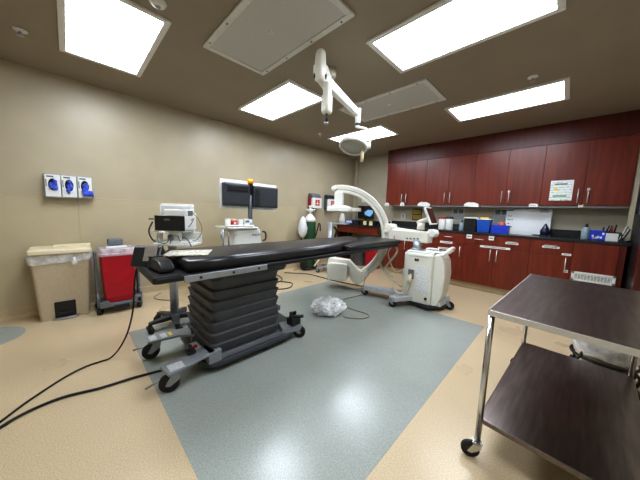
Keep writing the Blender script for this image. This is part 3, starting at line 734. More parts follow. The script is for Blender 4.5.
# ------------------------------------------------------------------ sharps boxes on the wall
def sharps(loc, lab, topm):
    g = thing('sharps_container', lab, 'sharps container', loc, 0, 'wall mounted sharps containers')
    bm = B(); box(bm, -.004,.012,-.13,.13,-.02,.30); link('wall_bracket', bm, 'midgrey', g)
    bm = B(); frustum(bm, (.012,.13,-.13,.13), (.012,.155,-.145,.145), 0,.24); link('tub', bm, 'red' if topm=='white' else 'midgrey', g, bevel=.01)
    bm = B(); loft(bm, [[(x,y,z) for y,z in rrect(-.148,.148,0,.235,.025)] for x in (.12,.175)]); link('front_cover', bm, 'white', g, bevel=.01)
    bm = B(); box(bm, .1755,.178,-.06,.075,.06,.19); l_ = link('hazard_label', bm, 'redlabel', g)
    bm = B(); box(bm, .178,.179,-.04,.05,.10,.115); box(bm,.178,.179,-.005,.015,.08,.17); link('label_mark', bm, 'white', l_)
    bm = B(); prism(bm, [(.015,.24),(.17,.24),(.14,.30),(.07,.335),(.015,.335)], -.14,.14, XZ); link('hinged_lid', bm, 'midgrey' if topm=='white' else 'darkgrey', g, bevel=.015)
    return g
sharps((0,4.03,1.37), 'red sided sharps container on the wall above the oxygen cylinder', 'white')
sharps((0,4.56,1.37), 'grey sided sharps container on the wall behind the imaging arm end', 'grey')

# ------------------------------------------------------------------ desk run in the far left corner
t = thing('desk_counter', 'black topped desk counter with cherry apron in the far corner', 'counter', (.62,5.28,0))
bm = B(); box(bm, -.61,.60,-.36,.245,.975,1.01); link('desktop', bm, 'counter', t, bevel=.004)
bm = B(); box(bm, -.60,.60,-.33,-.31,.80,.975); link('apron', bm, 'wood', t)
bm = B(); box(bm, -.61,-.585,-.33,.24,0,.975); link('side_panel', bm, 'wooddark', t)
bm = B(); box(bm, -.61,.60,.232,.245,1.01,1.10); link('backsplash', bm, 'counter', t)
bm = B(); box(bm, -.28,-.23,-.30,-.25,0,.975); link('leg', bm, 'black', t)
# bins under it
t = thing('trash_can', 'grey round trash can with clear liner under the corner desk', 'bin', (.66,5.10,0))
bm = B(); lathe(bm, [(.15,0),(.155,.01),(.185,.44),(.195,.44),(.195,.46),(.18,.46)], (0,0,0), 32); link('can_body', bm, 'midgrey', t, True)
bm = B(); lathe(bm, [(.198,.38),(.203,.465),(.17,.48)], (0,0,0), 32); link('liner', bm, 'film', t, True)
t = thing('biohazard_bin', 'red square waste bin under the corner desk beside grey can', 'bin', (1.08,5.06,0))
bm = B(); loft(bm, [[(x*s,y*s,z) for x,y in rrect(-.16,.16,-.14,.14,.03)] for z,s in ((0,.85),(.50,1.0),(.50,1.04),(.52,1.04))]); link('bin_body', bm, 'red', t, bevel=.005)
bm = B(); loft(bm, [[(x*s,y*s,z) for x,y in rrect(-.16,.16,-.14,.14,.03)] for z,s in ((.52,1.06),(.545,1.06),(.56,.95))]); link('bin_lid', bm, 'red', t, bevel=.005)
# desk clutter
t = thing('desk_monitor', 'black desktop monitor with bright picture on the corner desk', 'monitor', (.60,5.36,1.011), 8)
bm = B(); box(bm, -.22,.22,-.012,.025,.14,.47); link('screen_case', bm, 'black', t, bevel=.006)
bm = B(); box(bm, -.205,.205,-.0135,-.012,.155,.455); link('screen', bm, 'screen', t)
bm = B(); prism(bm, [(-.02,.24),(.13,.20),(.2,.28),(.2,.36),(.07,.37),(-.03,.31)], .0136,.0142, XZ); pc = link('screen_picture', bm, 'skinprint', t)
bm = B(); box(bm, -.03,.03,0,.02,.01,.16); box(bm, -.11,.11,-.08,.08,0,.012); link('monitor_foot', bm, 'black', t, bevel=.003)
def small_box(n, lab, cat, loc, sx, sy, sz, m, m2=None, rz=0, group='boxes on the corner desk'):
    g = thing(n, lab, cat, loc, rz, group)
    bm = B(); box(bm, -sx/2,sx/2,-sy/2,sy/2,0,sz); link('box_body', bm, m, g, bevel=.004)
    if m2: 
        bm = B(); box(bm, -sx*.38,sx*.38,-sy/2-.002,-sy/2,sz*.25,sz*.75); link('box_panel', bm, m2, g)
    return g
small_box('keyboard_box', 'small dark blue box at the left of the corner desk', 'box', (.12,5.12,1.011), .10,.12,.10, 'navy', 'royal')
small_box('tissue_box', 'bright blue carton standing on the corner desk before the monitor', 'box', (.30,5.13,1.011), .22,.14,.11, 'blue', 'white', 6)
small_box('speaker_box', 'black box with two pale yellow lights on corner desk', 'box', (.86,5.12,1.011), .40,.12,.10, 'black')
for i, x in enumerate((.80,.97)):
    g = thing('note_pad', ('pale yellow note square, left one of the pair on corner desk','pale yellow note square, right one of the pair on corner desk')[i], 'note', (x,5.045,1.011), 0, 'pale note squares on the corner desk')
    bm = B(); box(bm, -.045,.045,0,.012,0,.095); link('note_sheets', bm, mat('pale_yellow_paper%d'%i,(236,228,170),.6), g)
    bm = B(); box(bm, -.03,.03,-.001,0,.06,.065); link('note_line', bm, 'midgrey', g)
small_box('dispenser_box', 'black low carton behind the yellow note squares', 'box', (.52,5.10,1.011), .2,.12,.09, 'black', 'darkgrey')
o = B(); loft(o, [[(x,y,z) for x,y in rrect(-.10,.10,-.06,.06,.02)] for z in (0,.02)]); rn = random.Random(2)
bm = o
rings = [[(.1*s*math.cos(2*PI*k/12)*(1+rn.uniform(-.2,.2)), .07*s*math.sin(2*PI*k/12)*(1+rn.uniform(-.2,.2)), z) for k in range(12)] for z,s in ((.02,1),(.10,.9),(.2,.7),(.26,.4))]
loft(bm, rings); bmesh.ops.transform(bm, matrix=T4(.02+.12,4.98,1.011), verts=bm.verts[:])
o = link('paper_bundle', bm, 'paper', None, True); tag(o, 'crumpled white paper bundle at the left end of the corner desk', 'paper')
t = thing('wall_notice', 'white paper notice taped to back wall beside the corner', 'notice', (.42,5.597,1.58))
bm = B(); box(bm, -.13,.13,-.003,0,0,.19); link('sheet', bm, 'paper', t)
bm = B()
for k in range(5): box(bm, -.1,.1-.03*(k%2),-.0036,-.003,.03+.03*k,.036+.03*k)
link('print', bm, 'midgrey', t)

# ------------------------------------------------------------------ C-arm
CA = math.degrees(math.atan2(.53,.85))
t = thing('mobile_imaging_arm', 'white mobile C-shaped x-ray arm on wheeled cabinet beyond the table', 'x-ray machine', (1.557,3.219,0), CA)
RC, RI, CZ = .825, .695, .918
def arc(r, a0, a1, n=48): return [(r*math.cos(math.radians(a0+(a1-a0)*k/n)), r*math.sin(math.radians(a0+(a1-a0)*k/n))+CZ) for k in range(n+1)]
bm = B()
outer, inner = arc(RC,98,-56), arc(RI,98,-56)
rings = []
for (xo,zo),(xi,zi) in zip(outer, inner):
    # channel section: two flanges with a recessed middle
    def L2(s): return (xi+(xo-xi)*s, zi+(zo-zi)*s)
    sec = [(1,-.055),(1,.055),(.82,.06),(.62,.05),(.40,.05),(.2,.06),(0,.055),(0,-.055),(.2,-.06),(.40,-.05),(.62,-.05),(.82,-.06)]
    rings.append([(L2(s)[0], v, L2(s)[1]) for s, v in sec])
loft(bm, rings); ring = link('c_ring', bm, 'offwhite', t, True, bevel=.006)
bm = B()
for s_ in (-.0535,.0535):
    tube(bm, [((RI+.055)*math.cos(a), s_, (RI+.055)*math.sin(a)+CZ) for a in [math.radians(96-151*k/40) for k in range(41)]], .006, 6)
link('ring_track', bm, 'alu', ring, True)
bm = B(); cyl(bm, (-.11,-.07,CZ+.76),(-.11,.07,CZ+.76),.045); link('ring_end_cap', bm, 'offwhite', ring, True)
# detector
bm = B(); loft(bm, [[(x,y,z) for x,y in rrect(-.10,.045,-.07,.07,.02)] for z in (1.40,1.63)]); link('detector_neck', bm, 'white', t, bevel=.008)
bm = B(); loft(bm, [[(x,y,z) for x,y in rrect(-.21-i,.19+i,-.15-i,.15+i,.05)] for z,i in ((1.305,-.01),(1.315,0),(1.37,0),(1.385,-.015),(1.41,-.09))]); link('detector_housing', bm, 'white', t, bevel=.006)
bm = B(); loft(bm, [[(x,y,z) for x,y in rrect(.10,.34,-.11,.11,.03)] for z in (1.315,1.375)]); link('detector_grip', bm, mat('pale_clear_plastic',(206,202,194),.3), t, bevel=.006)
# tube side
bm = B()
prism(bm, [(-.17,.48),(-.14,.53),(.20,.50),(.34,.36),(.40,.335),(.50,.36),(.53,.27),(.44,.16),(.34,.10),(.25,.15),(.12,.36),(-.17,.38)], -.075,.075, XZ)
link('tube_bracket', bm, 'offwhite', t, bevel=.015)
bm = B(); loft(bm, [[(x,y,z) for x,z in rrect(-.17,.18,.16,.45,.05)] for y in (-.15,.15)]); link('tube_housing', bm, 'offwhite', t, bevel=.015)
# carriage clamp on the ring (ring local) then arm, column, cabinet in the cabinet's own turn
inv = (T4(1.557,3.219,0) @ R4(CA)).inverted()
def W(bm): bmesh.ops.transform(bm, matrix=inv, verts=bm.verts[:]); return bm
bm = B(); loft(bm, [[(x,y,z) for x,z in rrect(RI+.03,RC+.10,CZ-.08,CZ+.22,.03)] for y in (-.08,.08)]); cl = link('ring_carriage', bm, 'offwhite', t, bevel=.012)
bm = B(); lathe(bm, [(.03,0),(.035,.02),(.02,.03)], (RI+.06,-.085,CZ+.10), 18, (0,-1,0)); box(bm, RC+.0,RC+.07,-.12,-.084,CZ+.12,CZ+.2); link('brake_knob', bm, 'offwhite', cl, True)
AC = T4(2.66,3.62,0) @ R4(-4)
bm = B(); box(bm, -.36,.26,-.085,.085,.90,1.055, AC); frustum_ = None
prism(bm, [(-.35,.90),(.26,.90),(.26,1.05),(.10,1.065),(-.15,1.075),(-.35,1.09)], -.07,.07, AC @ XZ)
W(bm); arm = link('horizontal_arm', bm, 'offwhite', t, bevel=.012)
bm = B(); box(bm, -.268,-.258,-.09,.09,.90,.96, AC); W(bm); link('arm_stripe', bm, 'redlabel', arm)
bm = B()
for k in range(4): box(bm, -.06+.055*k,-.03+.055*k,-.088,-.084,.93+.004*k,.95+.004*k, AC)
W(bm); link('arm_marking', bm, 'midgrey', arm)
bm = B(); prism(bm, [(.22,1.0),(.32,.99),(.345,1.04),(.32,1.09),(.24,1.10),(.22,1.06)], -.10,.04, AC @ XZ); W(bm); link('arm_handle', bm, 'white', arm, bevel=.012)
bm = B(); cyl(bm, (2.76,3.56,.74),(2.76,3.56,.93),.06,.06,24); lathe(bm,[(.085,.76),(.085,.80),(.06,.82)],(2.76,3.56,0),24); W(bm); link('lift_column', bm, 'alu', t, True)
CB = T4(2.87,3.55,0) @ R4(5) @ Matrix.Diagonal((.94,1,1,1))
bm = B()
loft(bm, [[(x,y,z) for x,y in rrect(-.225,.20,-.19,.19,.03)] for z in (.075,.10,.735,.765)]); bmesh.ops.transform(bm, matrix=CB, verts=bm.verts[:]); W(bm)
cab = link('cabinet', bm, 'offwhite', t, bevel=.01)
bm = B()       # bulged rear shroud
prism(bm, [(.20,.07),(.29,.09),(.345,.25),(.36,.5),(.34,.68),(.29,.77),(.20,.77)], -.185,.185, XZ); bmesh.ops.transform(bm, matrix=CB, verts=bm.verts[:]); W(bm)
link('rear_shroud', bm, 'offwhite', cab, bevel=.02)
bm = B(); box(bm, -.16,.14,-.20,-.195,.73,.75, CB); prism(bm, rrect(-.20,.19,-.17,.17,.02), .765,.79, CB); W(bm); link('top_deck', bm, 'white', cab, bevel=.004)
bm = B(); box(bm, .06,.30,-.13,.06,.79,.815, CB); W(bm); kp = link('control_panel', bm, 'white', cab, bevel=.006)
bm = B()
for k in range(4): box(bm, .09+.045*k,.12+.045*k,-.08,-.02,.815,.822, CB)
W(bm); link('keypad', bm, 'midgrey', kp)
bm = B(); tube(bm, [CB @ Vector(p) for p in spline([(.22,-.15,.76),(.31,-.16,.785),(.365,-.15,.845),(.375,0,.865),(.365,.15,.845),(.31,.16,.785),(.22,.15,.76)],5)], .021, 12); W(bm); link('push_handle', bm, 'white', t, True)
bm = B(); tube(bm, [CB @ Vector(p) for p in spline([(.04,-.05,.78),(.05,-.05,.825),(.12,-.06,.84),(.22,-.06,.835)],5)], .012, 10); W(bm); hl = link('brake_bar', bm, 'white', t, True)
bm = B(); box(bm, -.03,.155,-.1935,-.1915,.24,.60, CB); W(bm); ps = link('instruction_sheet', bm, 'printed', cab); ps['label'] = 'printed instruction sheet taped on the cabinet'
bm = B(); box(bm, -.065,.0,-.198,-.19,.66,.70, CB); W(bm); link('door_latch', bm, 'chrome', cab, bevel=.003)
bm = B(); box(bm, -.145,-.06,-.20,-.19,.40,.53, CB); W(bm); sk = link('socket_panel', bm, 'midgrey', cab, bevel=.003)
bm = B(); cyl(bm, CB @ Vector((-.10,-.19,.45)), CB @ Vector((-.10,-.25,.45)), .022); cyl(bm, CB @ Vector((-.10,-.24,.45)), CB @ Vector((-.10,-.24,.33)), .026); W(bm); link('plug', bm, 'cream', cab, True)
bm = B(); cyl(bm, CB @ Vector((.13,-.186,.16)), CB @ Vector((.13,-.205,.16)), .018); W(bm); link('round_port', bm, 'black', cab, True)
# cables on the cabinet
bm = B()
tube(bm, spline([Vector(CB @ Vector((-.10,-.24,.33))), Vector(CB @ Vector((-.14,-.26,.22))), Vector(CB @ Vector((-.26,-.26,.17))), Vector(CB @ Vector((-.34,-.24,.24))), Vector(CB @ Vector((-.30,-.22,.32)))],6), .012, 8)
W(bm); link('power_cable', bm, 'ivory', t, True)
for k, pts in enumerate(([(2.32,3.58,.86),(2.20,3.50,.66),(2.24,3.48,.45),(2.42,3.48,.30),(2.62,3.46,.22)], [(2.38,3.56,.86),(2.48,3.50,.74),(2.40,3.48,.58),(2.32,3.48,.44),(2.46,3.48,.33)], [(2.44,3.56,.86),(2.34,3.5,.72),(2.38,3.5,.55),(2.5,3.48,.42),(2.69,3.47,.55)])):
    bm = B(); tube(bm, spline(pts,7), .016 if k<2 else .009, 8); W(bm); link('hose', bm, 'ivory', t, True)
bm = B(); box(bm, -.265,-.225,-.12,-.04,.36,.50, CB); W(bm); link('hand_switch', bm, 'white', t, bevel=.01)
# wheeled base
legm = mat('silver_leg_paint', (186,190,194), .38)
bm = B()
loft(bm, [[(x,y,z) for x,y in ring_] for z, ring_ in ((.085,[(2.06,3.27),(2.10,3.22),(2.68,3.36),(3.2,3.40),(3.2,3.82),(2.70,3.78),(2.64,3.52),(2.08,3.34)]),(.16,[(2.07,3.28),(2.11,3.235),(2.68,3.38),(3.18,3.43),(3.18,3.80),(2.71,3.76),(2.65,3.50),(2.09,3.33)]))]); W(bm)
link('base_leg', bm, legm, t, bevel=.008)
bm = B(); prism(bm, [(2.60,3.12),(2.70,3.10),(2.86,3.40),(2.62,3.44)], .085,.15); W(bm); link('base_leg', bm, legm, t, bevel=.008)
bm = B(); prism(bm, [(2.68,3.40),(3.06,3.33),(3.2,3.55),(3.2,3.8),(2.7,3.8)], .04,.075); W(bm); link('base_plate', bm, 'darkgrey', t)
for x,y in ((2.06,3.26),(2.62,3.13),(2.86,3.78),(3.2,3.66)):
    p = inv @ Vector((x,y,0)); caster(t, p.x, p.y, .115,.055,.045,-20,'alu')
# tablet screen on its stalk
t = thing('control_tablet', 'tilted control screen on a stalk above the x-ray cabinet arm', 'screen', (2.75,3.66,1.08), 8)
bm = B(); cyl(bm,(0,0,0),(0,0,.10),.055,.05,20); tube(bm,[(-.06,0,.10),(.02,0,.13),(.12,0,.19)],[.025,.03,.02],10); link('screen_stalk', bm, 'offwhite', t, True)
TB = T4(.15,0,.24) @ R4(-62,'Z') @ R4(0,'X') 
TB = T4(.14,0,.20) @ R4(28,'Y')
TB = T4(.13,-.02,.205) @ R4(84,'Z') @ R4(-24,'X')
bm = B(); box(bm, -.13,.13,-.012,.02,-.13,.13, TB); link('screen_case', bm, 'white', t, bevel=.008)
bm = B(); box(bm, -.115,.115,-.014,-.012,-.115,.115, TB); sc_ = link('screen_glass', bm, 'tabscreen', t)

# ------------------------------------------------------------------ upper cabinets
YU = 5.29
UZ0, UZ1 = 1.505, 2.43
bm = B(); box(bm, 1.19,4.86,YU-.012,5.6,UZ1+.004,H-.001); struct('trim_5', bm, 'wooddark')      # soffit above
bm = B(); box(bm, 1.2,4.845,YU+.03,YU+.06,UZ0-.03,UZ0-.001); struct('trim_7', bm, 'alu')
bm = B(); box(bm, 4.847,4.912,YU-.008,YU+.01,1.03,UZ1+.004); struct('trim_8', bm, 'backwall')  # added beige filler strip, brightens the corner gap where the wall renders dark
def door_panel(name, x0, x1, z0, z1, y, parent, hx=None, hz=None, horiz=False, m='wood'):
    bm = B(); box(bm, x0+.002,x1-.002,y-.02,y,z0+.002,z1-.002); d_ = link(name, bm, m, parent, bevel=.0015)
    if hx is not None:
        a,b = ((hx-.07,y-.05,hz),(hx+.07,y-.05,hz)) if horiz else ((hx,y-.05,hz-.10),(hx,y-.05,hz+.10))
        bm = B(); cyl(bm,a,b,.007,seg=10)
        for q in (.14,.86):
            p = Vector(a).lerp(Vector(b), q); cyl(bm, p, (p.x,y-.018,p.z), .005, seg=8)
        link('handle', bm, 'handle', d_, True)
    return d_
def upper(x0, x1, lab, xm=None):
    w = x1-x0; g = thing('wall_cabinet', lab, 'cabinet', (x0,YU,UZ0), 0, 'cherry wall cabinets')
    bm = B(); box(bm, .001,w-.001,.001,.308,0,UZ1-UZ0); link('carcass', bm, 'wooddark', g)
    h = UZ1-UZ0; xm = xm or w/2
    door_panel('door', 0, xm, 0, h, 0, g, xm-.05, .14); door_panel('door', xm, w, 0, h, 0, g, xm+.05, .14)
    return g
upper(1.205, 2.105, 'leftmost cherry two-door wall cabinet, above the corner desk end')
upper(2.105, 3.0, 'second cherry two-door wall cabinet from left, above canisters')
upper(3.0, 3.935, 'third cherry two-door wall cabinet from left, above the whiteboard', .48)
upper(3.935, 4.845, 'rightmost cherry two-door wall cabinet, with the notice on its door', .46)
# paper slips folded over the bottom edges of the doors
def slip(x, w, h, lab, pile):
    g = thing('paper_slip', lab, 'paper slip', (x,5.2705,UZ0), 0, 'white slips at the wall cabinet bottom edge')
    bm = B(); prism(bm, [(-w/2,-.025),(w/2,-.025),(w/2,.02),(w*.2,h),(-w*.3,h),(-w/2,.02)], 0,.002, XZ); link('slip_face', bm, 'paper', g)
    if pile:
        bm = B(); prism(bm, [(-w/2,-.03),(w/2,-.03),(w*.45,.0),(-w*.2,h*1.1)], .003,.005, R4(3,'Y') @ XZ); link('slip_under', bm, 'paper', g)
    bm = B(); box(bm, -w*.3,w*.3,-.0035,-.0025,-.01,-.004); link('slip_print', bm, 'midgrey', g)
slip(1.24,.12,.05,'folded white slip at the left end of the wall cabinets',False)
slip(1.62,.10,.06,'white slip under the handles of the leftmost wall cabinet',False)
slip(2.10,.26,.06,'wide white slip pile between first and second wall cabinets',True)
slip(2.98,.24,.05,'wide white slip pile between second and third wall cabinets',True)
slip(3.86,.11,.03,'white slip under the third wall cabinet right door',False)
slip(4.39,.05,.005,'tiny white slip under the handles of the rightmost wall cabinet',False)
g = thing('door_notice', 'white notice sheet taped on the rightmost wall cabinet door', 'notice', (4.16,5.268,1.58))
bm = B(); box(bm, -.125,.125,-.002,0,0,.30); link('sheet', bm, 'sign', g)
bm = B(); box(bm, -.085,.065,-.0032,-.0022,.05,.085); o = link('green_block', bm, mat('pale_green_print',(150,178,150),.6), g)
bm = B(); box(bm, -.08,.06,-.0032,-.0022,.235,.255); link('heading', bm, 'midgrey', g)
bm = B(); lathe(bm, [(.022,0),(.022,.001)], (-.06,-.0022,.17), 16, (0,-1,0)); link('yellow_mark', bm, 'yellow', g)
for x_, lab in ((3.525,'tiny white lock tag above third wall cabinet handles'),(4.445,'tiny white lock tag above rightmost wall cabinet handles')):
    g = thing('lock_tag', lab, 'tag', (x_,5.268,1.735), 0, 'lock tags on wall cabinet doors')
    bm = B(); prism(bm, rrect(-.014,.014,-.02,.02,.008,3), 0,.002, XZ); link('tag_plate', bm, 'paper', g)
    bm = B(); lathe(bm, [(.005,0),(.005,.002)], (0,-.002,0), 10, (0,-1,0)); link('keyhole', bm, 'redlabel', g)

# ------------------------------------------------------------------ base cabinets and counter
YB = 5.0
BT = .985
bm = B(); box(bm, 1.40,4.86,YB+.06,5.55,0,.12); struct('baseboard_back', bm, 'base')
def base_cab(x0, x1, lab, layout):
    w = x1-x0; g = thing('base_cabinet', lab, 'cabinet', (x0,YB,.12), 0, 'cherry base cabinets')
    h = BT-.12
    bm = B(); box(bm, .001,w-.001,.001,.58,0,h); link('carcass', bm, 'wooddark', g)
    zd = h-.20
    if layout == 'drawers2':
        door_panel('drawer', 0,w/2,zd,h,0,g,w/4,h-.075,True); door_panel('drawer', w/2,w,zd,h,0,g,3*w/4,h-.075,True)
        door_panel('door', 0,w/2,0,zd,0,g,w/2-.045,zd-.13); door_panel('door', w/2,w,0,zd,0,g,w/2+.045,zd-.13)
    elif layout == 'drawer1':
        door_panel('drawer', 0,w,zd,h,0,g,w/2,h-.075,True); door_panel('door', 0,w,0,zd,0,g,w-.055,zd-.13)
    elif layout == 'stack':
        for k in range(4):
            z0 = h*k/4; door_panel('drawer', 0,w,z0,z0+h/4,0,g,w/2,z0+h/4-.07,True)
    elif layout == 'panel':
        bm = B(); box(bm, .002,w-.06,-.02,0,.002,h-.002); link('front_panel', bm, 'wood', g, bevel=.0015)
        bm = B(); box(bm, w-.056,w-.001,-.02,0,.002,h-.002); link('end_stile', bm, 'wooddark', g, bevel=.0015)
        bm = B()
        for z_ in (.345,.445): box(bm, .02,.43,-.034,-.02,z_-.015,z_+.015)
        for x_ in (.035,.415): box(bm, x_-.015,x_+.015,-.034,-.02,.33,.46)
        v_ = link('vent_grille', bm, 'white', g, bevel=.003)
        bm = B()
        for k in range(5): box(bm, .05,.40,-.03,-.021,.366+.017*k,.374+.017*k)
        for k in range(12): box(bm, .05+.0305*k,.056+.0305*k,-.029,-.021,.36,.445)
        link('vent_slats', bm, 'white', v_)
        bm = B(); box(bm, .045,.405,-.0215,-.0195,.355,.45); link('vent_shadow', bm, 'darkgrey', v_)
    return g
base_cab(1.40, 1.95, 'leftmost cherry base cabinet behind the x-ray ring', 'drawer1')
base_cab(1.95, 2.47, 'cherry base cabinet of stacked drawers behind the x-ray arm', 'stack')
base_cab(2.47, 3.0, 'cherry base cabinet partly hidden by the white x-ray cabinet', 'drawer1')
base_cab(3.0, 3.91, 'wide cherry base cabinet with two doors below the blue bins', 'drawers2')
base_cab(3.91, 4.37, 'single-door cherry base cabinet below the whiteboard right end', 'drawer1')
base_cab(4.37, 4.85, 'cherry end cabinet with white vent grille at right', 'panel')
# long label strips and tags
def tape(x, z, w, h, lab, n='label_strip', y=YB-.0225):
    g = thing(n, lab, 'label', (x,y,z), 0, 'white label strips on the base cabinets')
    bm = B(); box(bm, -w/2,w/2,-.0015,0,-h/2,h/2); link('strip', bm, 'paper', g)
    bm = B(); box(bm, -w*.35,w*.35,-.0022,-.0015,-h*.12,h*.12); link('strip_print', bm, 'midgrey', g)
tape(3.46,.795,.42,.035,'longest white label strip, across the wide base cabinet doors')
tape(2.70,.80,.22,.04,'upper white strip near the x-ray cabinet handle')
tape(2.68,.68,.24,.04,'lower white strip near the x-ray cabinet handle')
tape(3.07,.945,.085,.07,'square white tag under the black bin on counter front')
tape(3.40,.945,.075,.07,'square white tag under the small blue bin on counter front')
tape(3.68,.885,.17,.03,'white strip across the drawer left of the whiteboard end')
tape(4.14,.885,.19,.03,'white strip across the drawer of the single-door cabinet')
tape(4.315,.80,.10,.03,'short white strip above the single-door cabinet handle')
tape(4.33,.56,.045,.04,'small white tag below the single-door cabinet handle')
t = thing('countertop', 'long black countertop running under the wall cabinets', 'countertop', (3.05,5.28,BT))
bm = B(); box(bm, -1.82,1.83,-.31,.315,0,.04); link('slab', bm, 'counter', t, bevel=.005)
bm = B(); box(bm, -1.82,1.83,.295,.315,.04,.15); link('backsplash', bm, 'counter', t, bevel=.002)
CT = BT+.041
# ------------------------------------------------------------------ things along the counter
def canister(x, lab, lidm, h=.24, r=.062, y=5.2):
    g = thing('wipe_canister', lab, 'canister', (x,y,CT), 0, 'wipe canisters on the counter')
    bm = B(); lathe(bm, [(r*.95,0),(r,.008),(r,h*.84),(r*.96,h*.86)], (0,0,0), 24); link('canister_body', bm, 'white', g, True)
    bm = B(); lathe(bm, [(r*1.03,h*.85),(r*1.03,h*.96),(r*.8,h)], (0,0,0), 24); link('canister_lid', bm, lidm, g, True)
    return g
canister(2.52,'white wipe canister with red lid beside the control screen','redlabel')
canister(2.655,'white wipe canister with dark lid beside the red lidded one','darkgrey',.25,.066)
def bottle(x, lab, m1, m2, h, r, y=5.2, spray=False):
    g = thing('bottle', lab, 'bottle', (x,y,CT), 0, 'bottles on the counter')
    bm = B(); lathe(bm, [(r*.9,0),(r,.01),(r,h*.62),(r*.75,h*.72),(r*.35,h*.78),(r*.35,h*.82)], (0,0,0), 22); link('bottle_body', bm, m1, g, True)
    bm = B(); lathe(bm, [(r*.4,h*.8),(r*.4,h*.9),(r*.2,h)], (0,0,0), 16)
    if spray: box(bm, -r*.9,r*.3,-.012,.012,h*.9,h*.98)
    link('bottle_cap', bm, m2, g, True)
bottle(2.875,'small clear bottle below the first printed notice on the counter','steelblue','darkgrey',.20,.042)
small_box('dark_box', 'small black box left of the small clear bottle on the counter', 'box', (2.775,5.28,CT), .13,.10,.10, 'black', 'darkgrey', 0, 'boxes on the counter')
g = small_box('storage_box', 'square black bin with white top edge beside blue bin', 'box', (3.02,5.22,CT), .19,.16,.235, 'black', None, 0, 'boxes on the counter')
bm = B(); box(bm, -.1,.1,-.085,.085,.235,.26); link('white_rim', bm, 'white', g, bevel=.004)
def bin_(x, lab, w, h, m, lidm):
    g = thing('plastic_bin', lab, 'bin', (x,5.2,CT), 0, 'blue bins on the counter')
    bm = B(); frustum(bm, (-w/2*.85,w/2*.85,-.075,.075), (-w/2,w/2,-.09,.09), 0,h); link('bin_body', bm, m, g, bevel=.006)
    bm = B(); box(bm, -w/2-.008,w/2+.008,-.098,.098,h,h+.018); link('bin_rim', bm, lidm if lidm else m, g, bevel=.005)
    return g
g = bin_(3.236,'larger blue bin with white and yellow lid on the counter',.21,.22,'blue','white')
bm = B(); loft(bm, [[(x*s,y*s,z) for x,y in rrect(-.075,.075,-.07,.07,.02)] for z,s in ((.238,1),(.262,.8))]); link('bin_lid', bm, 'yellow', g, True)
g = thing('plastic_bin', 'low open royal blue bin next to the whiteboard', 'bin', (3.478,5.18,CT), 0, 'blue bins on the counter')
bm = B(); prism(bm, [(-.11,0),(.11,0),(.125,.13),(.06,.12),(.04,.09),(-.04,.09),(-.06,.12),(-.125,.13)], -.09,-.085, XZ); prism(bm, [(-.11,0),(.11,0),(.125,.14),(-.125,.14)], .085,.09, XZ)
box(bm, -.11,.11,-.088,.088,0,.006); 
for s in (-1,1): prism(bm, [(-.09,0),(.09,0),(.09,.14),(-.09,.13)], -.003,.003, T4(s*.115,0,0) @ R4(90) @ XZ)
link('bin_body', bm, 'royal', g, bevel=.002)
g = thing('dispenser_roll', 'orange topped item sticking out of the low blue bin', 'bottle', (3.495,5.19,CT+.008))
bm = B(); lathe(bm, [(.045,0),(.05,.02),(.05,.11)], (0,0,0), 18); link('item_body', bm, 'ink', g, True)
bm = B(); lathe(bm, [(.05,.11),(.055,.14),(.04,.175),(.015,.185)], (0,0,0), 18); link('item_top', bm, 'orange', g, True)
# printed notices on the wall above the counter
for x_, lab in ((2.68,'grey printed notice on back wall behind the small clear bottle'),(3.40,'grey printed notice on back wall left of the whiteboard')):
    g = thing('wall_notice', lab, 'notice', (x_,5.598,1.18), 0, 'grey notices above the counter')
    bm = B(); box(bm, -.12,.12,-.003,0,0,.29); link('sheet', bm, 'notice', g)
    bm = B(); box(bm, -.09,-.01,-.0042,-.0032,.17,.25); box(bm, .01,.09,-.0042,-.0032,.17,.25); link('picture_panel', bm, 'midgrey', g)
    bm = B(); box(bm, -.125,.125,-.004,-.0005,-.005,0); box(bm,-.125,.125,-.004,-.0005,.29,.295); link('notice_frame', bm, 'alu', g)
g = thing('warning_sign', 'black sign with two yellow panels on back wall above the counter', 'sign', (1.83,5.598,1.17))
bm = B(); box(bm, -.11,.11,-.004,0,0,.26); link('sign_plate', bm, 'ink', g)
for z_ in (.02,.14):
    bm = B(); box(bm, -.095,.095,-.0055,-.004,z_,z_+.10); link('yellow_panel', bm, 'yellowsign', g)
g = thing('wall_socket', 'white wall socket plate on back wall left of yellow sign', 'socket', (1.50,5.598,1.19))
bm = B(); loft(bm, [[(x,-y,z) for x,z in rrect(-.055,.055,0,.12,.01)] for y in (0,.006)]); link('plate', bm, 'white', g, bevel=.002)
bm = B(); box(bm, -.02,.02,-.008,-.006,.02,.05); box(bm, -.02,.02,-.008,-.006,.07,.10); link('outlet', bm, 'midgrey', g)
# whiteboard leaning at the back of the counter
g = thing('whiteboard', 'glossy whiteboard with small handwritten rows standing on the counter', 'whiteboard', (3.79,5.47,CT+.002))
WB = R4(-6,'X')
bm = B(); box(bm, -.295,.295,-.006,.006,0,.44, WB); link('board', bm, 'board', g)
bm = B(); box(bm, -.30,.30,-.009,.009,-.001,.008, WB); box(bm,-.30,.30,-.009,.009,.432,.44, WB); box(bm,-.30,-.292,-.009,.009,0,.44, WB); box(bm,.292,.30,-.009,.009,0,.44, WB); link('board_frame', bm, 'alu', g)
bm = B()
rn = random.Random(11)
for z_ in (.395,.30,.235,.165,.11):
    x_ = -.275
    for k in range(rn.randint(2,4)):
        w_ = rn.uniform(.010,.022); box(bm, x_,x_+w_,-.0075,-.006,z_-.006,z_+.007, WB); x_ += w_+.006
for k in range(5): box(bm, .15+.022*k,.166+.022*k,-.0075,-.006,.375,.39, WB)
link('handwriting', bm, 'ink', g)
